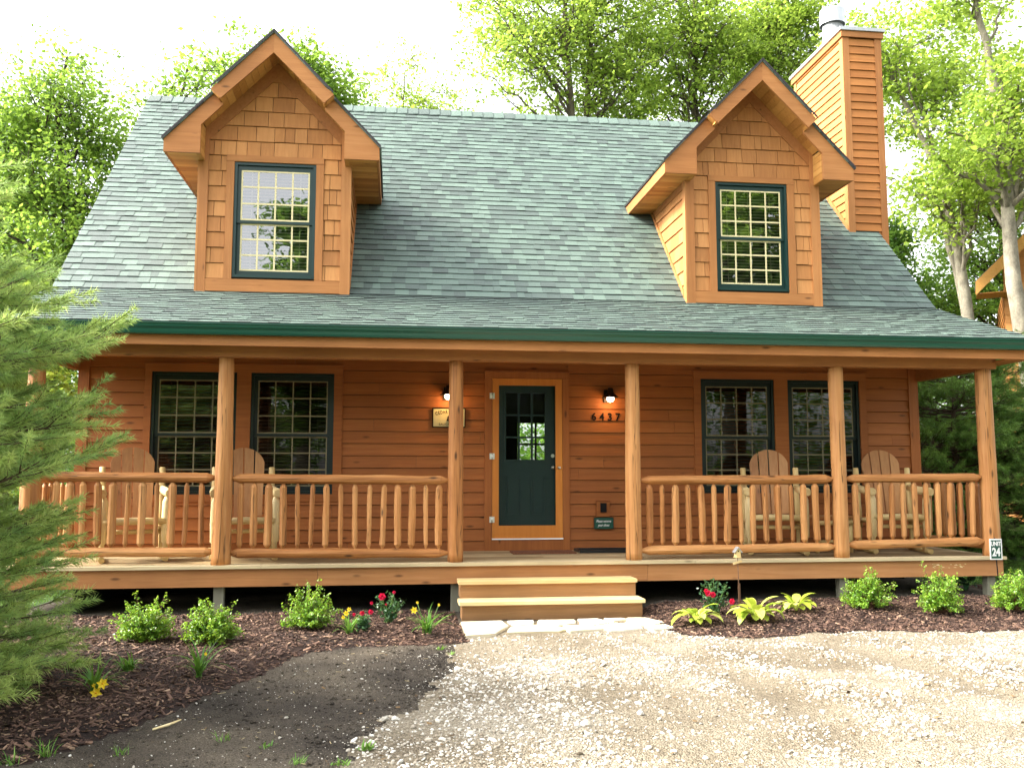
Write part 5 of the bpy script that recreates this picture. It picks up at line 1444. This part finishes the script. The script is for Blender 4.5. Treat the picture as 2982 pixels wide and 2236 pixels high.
# --- white pines
def pine(name, label, base, height, trunk_r, reach, zlist, mat, per_twig=70, nlen=0.085, nw=0.0022, az=None, sub=9, new=0.5, whorl=6, trunk_top=None, group=None, droop=0.0, seed=1, twl=0.30):
    r = np.random.default_rng(seed)
    bz = float(zg(base[0], base[1]))
    t = thing(name, label, 'tree', (base[0], base[1], bz), 0, group)
    tb = TB(); n = 12
    zz = np.linspace(bz - 0.1, bz + height, n)
    tb.add(np.stack([base[0] + r.normal(0, 0.015, n), base[1] + r.normal(0, 0.015, n), zz], 1), trunk_r * np.linspace(1, 0.12, n), 8)
    lb = TB(); V = []; TT = []
    for z in zlist:
        R0 = reach(z)
        k = whorl
        a0 = r.random() * 6.28
        for j in range(k):
            a = a0 + 2 * np.pi * j / k + r.normal(0, 0.18)
            L = R0 * (r.uniform(0.66, 0.88) if r.random() < 0.65 else r.uniform(0.86, 1.04))
            if L < 0.15: continue
            zb = z + r.normal(0, 0.10)
            d = np.array([math.cos(a), math.sin(a), 0.0])
            rise = L * r.uniform(0.10, 0.30) * (1.0 if z > 0.5 else 0.25 + 0.5 * max(0, z)) - droop * L
            p0 = np.array([base[0], base[1], zb]); p2 = p0 + d * L + np.array([0, 0, rise])
            p1 = p0 + d * L * 0.55 + np.array([0, 0, rise * 0.25])
            m = 10; c = bez(p0, p1, p2, m); c[1:-1] += r.normal(0, 0.012, (m - 2, 3))
            lb.add(c, 0.016 * np.linspace(1, 0.2, m) * (0.6 + L * 0.35), 5)
            # side twigs on the outer part, alternating, each ending in shoots
            tips = [(c[-2], c[-1] - c[-2], twl)]
            ns = int(sub * max(0.5, min(L, 2.4) / 1.4))
            for s_ in range(ns):
                q = 0.30 + 0.66 * (s_ + r.random() * 0.6) / ns
                i = min(int(q * (m - 1)), m - 2); fr = q * (m - 1) - i
                p = c[i] * (1 - fr) + c[i + 1] * fr
                dd = c[i + 1] - c[i]; dd /= np.linalg.norm(dd)
                side = np.cross(dd, [0, 0, 1]); side /= np.linalg.norm(side) + 1e-9
                sg = 1 if s_ % 2 else -1
                tl = L * 0.30 * (1.15 - q) + r.uniform(0.10, 0.26)
                v_ = dd * r.uniform(0.65, 1.0) + side * sg * r.uniform(0.5, 0.9) + np.array([0, 0, r.uniform(-0.05, 0.30)])
                v_ /= np.linalg.norm(v_)
                e = p + v_ * tl
                lb.add(np.array([p, (p + e) / 2 + r.normal(0, 0.01, 3), e]), [0.006, 0.004, 0.0025], 3)
                tips.append((e - v_ * 0.02, v_, twl))
                for w in range(2 if tl > 0.22 else 1):
                    v2 = v_ + side * sg * r.uniform(-0.9, 0.9) + np.array([0, 0, r.uniform(-0.1, 0.4)]); v2 /= np.linalg.norm(v2)
                    tips.append((p + v_ * tl * r.uniform(0.35, 0.85), v2, twl * 0.85))
            for (p, v_, tl) in tips:
                v_ = v_ / (np.linalg.norm(v_) + 1e-9)
                K = per_twig
                u = r.random(K) ** 0.8
                start = p[None] + v_[None] * (u * tl)[:, None]
                perp = r.normal(0, 1, (K, 3)); perp -= (perp @ v_)[:, None] * v_[None]; perp /= np.linalg.norm(perp, axis=1, keepdims=True) + 1e-9
                ang = r.uniform(0.40, 1.15, K)
                nd = v_[None] * np.cos(ang)[:, None] + perp * np.sin(ang)[:, None]
                nd[:, 2] -= 0.10
                Ln = nlen * r.uniform(0.7, 1.1, K) * (1 - 0.25 * u)
                end = start + nd * Ln[:, None]
                wd = np.cross(nd, r.normal(0, 1, (K, 3))); wd /= np.linalg.norm(wd, axis=1, keepdims=True) + 1e-9
                V.append(np.stack([start - wd * nw * 0.5, start + wd * nw * 0.5, end], 1).reshape(-1, 3))
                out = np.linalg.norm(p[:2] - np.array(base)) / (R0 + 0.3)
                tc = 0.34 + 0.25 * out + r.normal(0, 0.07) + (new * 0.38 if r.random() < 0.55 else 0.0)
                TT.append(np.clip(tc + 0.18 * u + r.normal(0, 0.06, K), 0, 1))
                lb.add(np.array([p, p + v_ * tl]), [0.003, 0.002], 3)
    tb.build('trunk', M['bark_pine'], t)
    lb.build('branches', M['bark_pine'], t, 0.6)
    V = np.concatenate(V); TT = np.concatenate(TT)
    np_mesh('foliage', V, np.arange(len(V)).reshape(-1, 3), TT, mat, t)
    return t
PG = 'pines beside the cabin'
def reach1(z):
    return float(np.interp(z, [-0.5, 0.0, 0.6, 1.5, 1.8, 2.2, 2.6, 3.0, 3.3], [1.6, 1.80, 1.86, 1.84, 1.65, 1.25, 0.9, 0.5, 0.1]))
pine('white_pine', 'white pine with long soft needles covering the left edge in front of the porch', (-5.0, -5.6), 3.5, 0.07, reach1,
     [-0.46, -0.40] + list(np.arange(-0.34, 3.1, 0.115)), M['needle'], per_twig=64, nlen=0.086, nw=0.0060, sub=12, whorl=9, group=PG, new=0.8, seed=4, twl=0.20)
def reach2(H, R_): return lambda z: R_ * max(0.0, min(1.0, (H - z) / H * 1.25)) ** 0.8
pine('pine_tree', 'dark pine directly beyond the right end of the porch', (8.1, 2.6), 3.7, 0.09, reach2(3.6, 2.0), list(np.arange(-0.35, 3.2, 0.20)), M['needle_dark'], per_twig=46, nlen=0.095, nw=0.0075, sub=14, whorl=9, group=PG, new=0.35, seed=5, twl=0.26)
pine('pine_tree', 'dark pine at the right edge behind the unit sign', (9.6, 1.6), 3.7, 0.09, reach2(3.5, 1.9), list(np.arange(-0.30, 3.1, 0.20)), M['needle_dark'], per_twig=40, nlen=0.095, nw=0.0075, sub=10, whorl=8, group=PG, new=0.45, seed=6, twl=0.26)
pine('pine_tree', 'broad pine behind the two dark ones right of the porch', (8.9, 5.4), 3.7, 0.1, reach2(3.9, 2.3), list(np.arange(-0.30, 3.5, 0.22)), M['needle_dark'], per_twig=46, nlen=0.095, nw=0.0075, sub=14, whorl=9, group=PG, new=0.3, seed=7, twl=0.28)
pine('pine_tree', 'pine seen between the porch end and the near white pine on the left', (-7.4, 1.6), 4.6, 0.10, reach2(4.6, 1.5), list(np.arange(-0.30, 3.7, 0.26)), M['needle_dark'], per_twig=46, nlen=0.095, nw=0.0075, sub=14, whorl=9, group=PG, new=0.45, seed=8, twl=0.28)

# --- boxwoods
def boxwood(x, y, w, h, label, seed, n_st=190):
    z = zgs(x, y); r = np.random.default_rng(seed)
    t = thing('boxwood', label, 'shrub', (x, y, z), 0, 'young boxwood shrubs in the mulch beds')
    tb = TB(); C = []; TT = []
    for i in range(n_st):
        a = r.random() * 6.283; el = np.arccos(r.uniform(0.02, 0.98)); q = r.uniform(0.55, 1.06) * (1.22 if i % 17 == 0 else 1.0) * (1 + 0.14 * math.sin(a * 2 + seed))
        e = np.array([math.cos(a) * math.sin(el) * w / 2 * q, math.sin(a) * math.sin(el) * w / 2 * q, (0.10 + 0.90 * math.cos(el)) * h * q])
        s0 = np.array([r.normal(0, 0.03), r.normal(0, 0.03), 0.0]); m = s0 * 0.4 + e * 0.5 + np.array([0, 0, 0.05])
        c = bez(s0, m, e, 7); tb.add(c + np.array([x, y, z]), np.linspace(0.004, 0.0015, 7), 3)
        K = 34
        u = r.uniform(0.45, 1.03, K); idx = u * 6; i0 = np.clip(idx.astype(int), 0, 5); f = (idx - i0)[:, None]
        p = c[i0] * (1 - f) + c[i0 + 1] * f + r.normal(0, 0.012, (K, 3))
        C.append(p); TT.append(np.clip(0.16 + 0.5 * (u - 0.45) / 0.55 + r.normal(0, 0.14, K) + r.normal(0, 0.06), 0, 1))
    C = np.concatenate(C) + np.array([x, y, z]); C[:, 2] = np.maximum(C[:, 2], z + 0.005)
    v, f = leaf_quads(C, 0.025 * r.uniform(0.6, 1.3, len(C)), 0.4, 0.62)
    tb.build('stems', M['stem_brown'], t)
    np_mesh('foliage', v, f, np.concatenate(TT), M['box_leaf'], t)
boxwood(-3.42, -3.22, 0.50, 0.37, 'round boxwood at the left, nearest the pine', 1)
boxwood(-2.80, -3.35, 0.50, 0.37, 'boxwood in front of the grey deck post, second from the left', 2)
boxwood(-2.04, -2.72, 0.54, 0.44, 'taller loose boxwood left of the red rose', 3, 120)
boxwood(3.78, -2.38, 0.52, 0.40, 'boxwood right of the three hostas', 4)
boxwood(4.47, -2.62, 0.58, 0.46, 'boxwood under the scuffed rim board, between two others', 5)
boxwood(5.33, -2.60, 0.60, 0.41, 'boxwood at the right edge in front of the unit sign post', 6)

def blade(mb, base, d, length, width, lift, curl, t, n=7, fold=0.0):
    """one strap or broad leaf as a curved ribbon"""
    d = Vector(d).normalized(); side = Vector((-d.y, d.x, 0))
    P_ = Vector(base); ang = lift; st = length / n; L_ = []
    for i in range(n + 1):
        q = i / n
        w = width * (max(0.10 * (1 - q), max(0.0, math.sin(math.pi * max(0.0, (q - 0.36) / 0.64) ** 0.9)) ** 0.65) if fold else (1 - q ** 2.2) * min(1, 0.5 + q * 3))
        up = Vector((-d.x * math.sin(ang), -d.y * math.sin(ang), math.cos(ang)))
        L_.append((P_ + side * w / 2 + up * fold * w, P_.copy(), P_ - side * w / 2 + up * fold * w))
        P_ = P_ + (d * math.cos(ang) + Vector((0, 0, math.sin(ang)))) * st
        ang -= curl / n
    n0 = len(mb.v)
    for a, b, c in L_: mb.v += [tuple(a), tuple(b), tuple(c)]
    for i in range(n):
        k = n0 + i * 3
        mb.face((k, k + 1, k + 4, k + 3), t + random.uniform(-.05, .05), True); mb.face((k + 1, k + 2, k + 5, k + 4), t + random.uniform(-.05, .05), True)
def lily_flower(c, r, parent, facing=(0.1, -1, 0.25), t=0.6):
    mb = MB(); F_ = Vector(facing).normalized(); a = F_.cross(Vector((0, 0, 1))).normalized(); b = a.cross(F_)
    c = Vector(c)
    for k in range(6):
        th = k * math.pi / 3 + 0.2; d = a * math.cos(th) + b * math.sin(th); s_ = F_.cross(d)
        p = [c, c + d * r * 0.45 + s_ * r * 0.30 + F_ * r * 0.25, c + d * r + F_ * r * 0.18, c + d * r * 0.45 - s_ * r * 0.30 + F_ * r * 0.25]
        mb.poly(p, t + 0.15 * (k % 2))
    mb.ball(tuple(c + F_ * r * 0.1), r * 0.16, 0.0, 6, 4)
    mb.build('flower', M['yellow_petal'], parent)
def daylily(x, y, h, w, label, blooms=(), n=34, name='daylily', tl=0.45):
    z = zgs(x, y); t = thing(name, label, 'flower' if blooms else 'plant', (x, y, z), 0, 'daylilies and grass clumps in the left bed')
    mb = MB()
    for i in range(n):
        a = random.random() * 6.283; l = h * random.uniform(1.0, 1.9)
        blade(mb, (x + random.gauss(0, 0.014), y + random.gauss(0, 0.014), z), (math.cos(a), math.sin(a), 0), l, random.uniform(0.011, 0.019), random.uniform(0.9, 1.45), random.uniform(0.7, 2.2), tl + random.uniform(-.25, .25))
    mb.build('leaves', M['strap_leaf'], t)
    for (dx, dz, r) in blooms:
        mb = MB(); mb.tube([(x + dx * 0.2, y - 0.02, z), (x + dx * 0.6, y - 0.05, z + dz * 0.6), (x + dx, y - 0.08, z + dz)], [0.004, 0.003, 0.0025], 5); mb.build('stem', M['stem_green'], t)
        lily_flower((x + dx, y - 0.085, z + dz), r, t)
daylily(-1.64, -3.00, 0.17, 0.25, 'yellow daylily clump beside the red blooms left of the steps', [(-0.03, 0.20, 0.030), (-0.005, 0.235, 0.024), (-0.055, 0.165, 0.022)])
daylily(-0.92, -3.02, 0.19, 0.3, 'yellow daylily nearest the steps with a tall bud stalk', [(-0.13, 0.23, 0.036), (-0.10, 0.30, 0.016), (0.10, 0.275, 0.015)], 38)
daylily(-3.23, -5.20, 0.20, 0.3, 'daylily with two open yellow flowers at the lower left', [(0.085, 0.085, 0.042), (0.045, 0.025, 0.042), (0.03, 0.075, 0.016)], 40)
daylily(-3.20, -4.48, 0.12, 0.2, 'small grassy tuft between the daylilies at the lower left', (), 44, 'grass_tuft', 0.6)
daylily(-2.63, -4.78, 0.22, 0.3, 'arching daylily with a single orange bud', [(0.06, 0.185, 0.014)], 30)

def rose(x, y, w, h, blooms, label, seed):
    z = zgs(x, y); r = np.random.default_rng(seed)
    t = thing('rose_bush', label, 'rose bush', (x, y, z), 0, 'rose bushes in the beds')
    tb = TB(); C = []
    ends = []
    for i in range(26):
        e = np.array([r.uniform(-1, 1) * w / 2, r.uniform(-1, 1) * w / 2.4, r.uniform(0.35, 1.0) * h])
        c = bez(np.array([r.normal(0, .02), r.normal(0, .02), 0]), e * np.array([.4, .4, .6]), e, 6)
        tb.add(c + np.array([x, y, z]), np.linspace(0.004, 0.002, 6), 4)
        K = 15; u = r.uniform(0.25, 1, K) * 5; i0 = np.clip(u.astype(int), 0, 4); f = (u - i0)[:, None]
        C.append(c[i0] * (1 - f) + c[i0 + 1] * f + r.normal(0, 0.022, (K, 3)))
    C = np.concatenate(C) + np.array([x, y, z])
    v, f = leaf_quads(C, 0.040 * r.uniform(0.6, 1.2, len(C)), 0.5, 0.7)
    tb.build('stems', M['stem_green'], t)
    np_mesh('foliage', v, f, np.clip(r.normal(0.5, 0.22, len(C)), 0, 1), M['rose_leaf'], t)
    for (dx, dz, rr) in blooms:
        mb = MB(); c0 = Vector((x + dx, y - w * 0.42, z + dz))
        mb.tube([(x + dx * 0.5, y - w * 0.15, z + dz * 0.5), tuple(c0)], 0.003, 5)
        mb.build('stem', M['stem_green'], t)
        mb = MB()
        for ring, (k, sp, up) in enumerate(((6, 1.0, 0.1), (5, 0.72, 0.35), (4, 0.42, 0.55))):
            for i in range(k):
                th = 6.283 * i / k + ring * 0.5
                d = Vector((math.cos(th), -0.35, math.sin(th))).normalized(); s_ = Vector((-math.sin(th), 0, math.cos(th)))
                F_ = Vector((0, -1, 0.2))
                b0 = c0 + F_ * rr * 0.1 * ring
                mb.poly([b0, b0 + d * rr * sp * 0.7 + s_ * rr * 0.42 + F_ * rr * up, b0 + d * rr * sp * 1.05 + F_ * rr * up * 0.8, b0 + d * rr * sp * 0.7 - s_ * rr * 0.42 + F_ * rr * up], random.uniform(0.3, 1.0))
        mb.ball(tuple(c0 + Vector((0, -1, 0)) * rr * 0.3), rr * 0.4, 0.4, 8, 5)
        mb.build('flower', M['red_petal'], t)
rose(-1.28, -2.42, 0.36, 0.29, [(-0.07, 0.275, 0.040), (0.045, 0.315, 0.018), (-0.17, 0.215, 0.018), (-0.03, 0.20, 0.012)], 'low red rose bush left of the steps', 1)
rose(2.06, -2.52, 0.34, 0.36, [(-0.135, 0.23, 0.036), (-0.085, 0.215, 0.034), (0.115, 0.145, 0.034), (-0.155, 0.255, 0.026)], 'taller rose bush with pinkish red blooms between the hostas', 2)
rose(-1.52, -2.86, 0.10, 0.15, [(-0.01, 0.165, 0.026), (-0.085, 0.155, 0.018), (0.07, 0.175, 0.028)], 'tiny rose with red blooms beside the yellow daylily clump', 3)

def hosta(x, y, w, h, label, n=26, tl=0.62, mat='hosta_leaf', name='hosta'):
    z = zgs(x, y); t = thing(name, label, 'plant', (x, y, z), 0, 'hostas in the bed right of the steps')
    for i in range(n):
        mb = MB()
        a = 6.283 * i / n + random.uniform(-.3, .3); inner = i % 3 == 0
        l = w * random.choice((0.40, 0.55, 0.68, 0.80)) * random.uniform(0.9, 1.1)
        blade(mb, (x + 0.01 * math.cos(a), y + 0.01 * math.sin(a), z + 0.01), (math.cos(a), math.sin(a), 0), l, w * random.uniform(0.17, 0.24), (1.42 if inner else 1.18) + random.uniform(-.15, .12), random.uniform(1.3, 2.0) + (0 if inner else 0.5), tl - 0.12 + random.uniform(-.36, .30), 11, 0.10)
        mb.build('leaf', M[mat], t)
hosta(1.74, -2.86, 0.40, 0.27, 'yellow-green hosta nearest the steps')
hosta(2.36, -2.84, 0.46, 0.26, 'pale striped hosta in the middle of the three', 30, 0.68)
hosta(2.95, -2.46, 0.40, 0.22, 'low hosta farthest from the steps, left of the boxwood', 22, 0.68)
hosta(5.75, -1.15, 0.40, 0.22, 'grey-green hosta in shade under the porch corner', 12, 0.3, 'rose_leaf')
hosta(4.0, -1.35, 0.16, 0.16, 'small dark leafy sprout in the shadow under the deck', 6, 0.3, 'rose_leaf')

# weeds and stray grass
def weed(x, y, h, label, n=16, kind=0):
    z = zgs(x, y); t = MB()
    for i in range(n):
        a = random.random() * 6.283
        blade(t, (x + random.gauss(0, 0.02), y + random.gauss(0, 0.015), z), (math.cos(a), math.sin(a), 0), h * random.uniform(0.6, 1.3), random.uniform(0.004, 0.008) * (1.8 if kind else 1), random.uniform(0.6, 1.4), random.uniform(0.3, 1.4), random.uniform(0.35, 0.95), 4)
    tag(t.build('weed', M['strap_leaf']), label, 'weed', 'weeds sprouting from the bare soil')
weed(-2.18, -6.36, 0.07, 'forked green seedling in the middle of the bare soil')
weed(-2.68, -6.52, 0.07, 'thin upright grass sprig at the lower left of the soil')
weed(-1.93, -6.52, 0.04, 'small flat weed low in the soil, left of the sandy patch', 12, 1)
weed(-1.38, -6.62, 0.055, 'bright green weed at the edge of the sandy patch', 26, 1)
weed(-1.50, -6.88, 0.045, 'weed at the bottom edge below the sandy patch', 20, 1)
weed(-1.72, -6.86, 0.055, 'spiky bright weed at the bottom edge of the soil', 22)
weed(-0.83, -3.74, 0.05, 'little weed where the mulch meets the gravel below the steps', 20, 1)
weed(-0.74, -3.94, 0.04, 'tiny sprout in the gravel edge below the steps', 12, 1)
weed(-3.06, -6.50, 0.10, 'straggly grass trailing over the mulch edge at the lower left corner', 30)
weed(-3.2, -6.62, 0.08, 'grass tuft in the lower left corner of the mulch', 20)

# pale stick on the mulch edge, rock
mb = MB(); z0 = zgs(-2.55, -6.02) + 0.012
mb.tube([(-2.62, -6.10, z0), (-2.55, -6.03, z0 + 0.006), (-2.50, -5.93, z0 + 0.008)], [0.006, 0.008, 0.004], 6, 0.8, wob=0.2)
tag(mb.build('stick', M['pale_log_x']), 'bleached stick lying on the edge of the mulch', 'stick')

# grass at the right side
def grass(n, x0, x1, y0, y1, h):
    x = rng.uniform(x0, x1, n); y = rng.uniform(y0, y1, n); k = classify(x, y) == 0
    x, y = x[k], y[k]; n = len(x); z = zg(x, y)
    b = np.stack([x, y, z], 1); a = rng.random(n) * 6.28; w = 0.004 * rng.uniform(0.6, 1.4, n)
    s_ = np.stack([np.cos(a), np.sin(a), 0 * a], 1) * w[:, None]
    tip = b + np.stack([rng.normal(0, 0.03, n), rng.normal(0, 0.03, n), h * rng.uniform(0.5, 1.3, n)], 1)
    v = np.stack([b - s_, b + s_, tip], 1).reshape(-1, 3)
    return v, rng.random(n)
v1, t1 = grass(60000, 5.9, 14, -2.5, 8, 0.07); v2, t2 = grass(14000, -9.5, -5.2, -2, 6, 0.07)
v_ = np.concatenate([v1, v2]); tt = np.concatenate([t1, t2])
tag(np_mesh('grass', v_, np.arange(len(v_)).reshape(-1, 3), tt, M['strap_leaf']), 'thin lawn grass on both sides of the cabin', 'grass', kind='stuff')

# ================================================================== NEIGHBOURS
t = thing('neighbour_cabin', 'orange stained cabin glimpsed behind the big trunk at the right edge', 'cabin', (13.1, 8.25, GZ))
nx0, nx1, ny0, ny1 = 13.55, 21.0, 9.0, 16.0
NP = lambda u, w, d: (u, ny0 - d, w); NL = lambda u, w, d: (nx0 - d, u, w)
apx = (nx0 + nx1) / 2; rs = 0.98; ze = 5.50
mb = MB(); clad(mb, NP, lambda w: nx0 + max(0, (w - 6.1) / rs), lambda w: nx1 - max(0, (w - 6.1) / rs), GZ, 9.5, 0.20, [(15.4, 16.5, 5.6, 7.0), (30, 31, 0, 0)], d1=0.02, wmin=0.4, wmax=1.2, tlo=0.5, thi=1.0)
clad(mb, NL, ny0, ny1, GZ, 5.5, 0.16, d1=0.02, tlo=0.4, thi=0.9)
mb.build('wall', M['chimney_siding'], t)
mb = MB()
for s_ in (-1, 1):
    f = lambda u, dz, y: (apx + s_ * u, y, 9.80 - u * rs + dz)
    U = 4.35
    mb.hexa([f(0, 0, 8.25), f(U, 0, 8.25), f(U, 0, 9.35), f(0, 0, 9.35), f(0, 0.08, 8.25), f(U, 0.08, 8.25), f(U, 0.08, 9.35), f(0, 0.08, 9.35)])
mb.build('roof', M['roof'], t)
mb = MB()
for s_ in (-1, 1):
    f = lambda u, dz, y: (apx + s_ * u, y, 9.80 - u * rs + dz)
    U = 4.35
    mb.hexa([f(0, -0.27, 8.20), f(U, -0.27, 8.20), f(U, -0.27, 8.245), f(0, -0.27, 8.245), f(0, 0.05, 8.20), f(U, 0.05, 8.20), f(U, 0.05, 8.245), f(0, 0.05, 8.245)], 0.8)
    mb.hexa([f(0, -0.10, 8.25), f(U, -0.10, 8.25), f(U, -0.10, 9.0), f(0, -0.10, 9.0), f(0, -0.08, 8.25), f(U, -0.08, 8.25), f(U, -0.08, 9.0), f(0, -0.08, 9.0)], 0.5)
    a, b = sorted((apx + s_ * 3.6, apx + s_ * 4.33)); zz = 9.80 - 4.35 * rs - 0.24
    mb.box(a, b, 8.25, 9.0, zz, zz + 0.02, 0.4)
mb.build('eaves', M['soffit_y'], t)
window_frame = MB()
for a in ((15.42, 16.48, 5.6, 5.68), (15.42, 16.48, 6.92, 7.0), (15.42, 15.5, 5.68, 6.92), (16.41, 16.48, 5.68, 6.92)): window_frame.box(a[0], a[1], 8.97, 9.02, a[2], a[3])
window_frame.box(15.5, 16.41, 9.0, 9.01, 5.68, 6.92, 0.2)
window_frame.build('window', M['green'], t)
t.rotation_euler = (0, 0, R(-33)); t.location = (12.70, 8.25, GZ)

# air conditioner by the neighbour's wall
t = thing('air_conditioner', 'grey air conditioner cabinet on the grass beyond the right porch corner', 'air conditioner', (9.35, 3.4, zgs(9.35, 3.4)))
mb = MB(); z0 = GZ
mb.box(9.0, 9.7, 3.0, 3.7, z0 + 0.05, z0 + 0.10, 0.9); mb.box(9.02, 9.68, 3.02, 3.68, z0 + 0.10, z0 + 0.70)
for k in range(13): mb.box(9.06, 9.64, 3.005, 3.02, z0 + 0.13 + k * 0.042, z0 + 0.15 + k * 0.042, 0.8)
for a in (9.02, 9.64): mb.box(a, a + 0.04, 2.995, 3.02, z0 + 0.10, z0 + 0.70, 0.9)
mb.build('cabinet', M['trash_green'], t)
mb = MB(); mb.lathe([(0.25, 0.70), (0.25, 0.73), (0.2, 0.735), (0.05, 0.74)], (9.35, 3.35, z0), 20); mb.build('fan_grille', M['black'], t)

# trees across the drive: the photograph shows them only as reflections in the windows
RG = 'trees across the drive, mirrored in the windows'
for i, (x, y, h, w, lf) in enumerate([(13, -26, 17, 4.2, 'leaf_mid'), (20, -25, 17, 4.4, 'leaf_dark'), (6.5, -28, 16, 4.0, 'leaf_mid'), (28, -25, 14, 4.2, 'leaf_mid'), (-5.6, -34, 15.2, 1.9, 'leaf_dark'), (-12, -31, 9, 3.2, 'leaf_mid'), (-20, -29, 12, 4.0, 'leaf_mid'), (1.8, -40, 9, 3.0, 'leaf_dark')]):
    tree('broadleaf_tree', ['tall maple across the drive right of centre', 'broad dark maple across the drive to the right', 'maple across the drive near its middle', 'far right maple across the drive', 'lone narrow tree across the drive mirrored in the left dormer window', 'low wide tree across the drive to the left', 'far left tree across the drive', 'short tree farthest across the drive'][i],
         (x, y), [(x, y, h * 0.4), (x + 0.2, y, h * 0.7), (x, y, h * 0.95)], 0.28, [((x, y, h * 0.58), (w, w, h * 0.42))], 36, 330 if y > -33 and x < 5 or x > 21 else 760, 26, 0.34, M[lf], M['bark'], RG, spread=0.85, twigs=False)
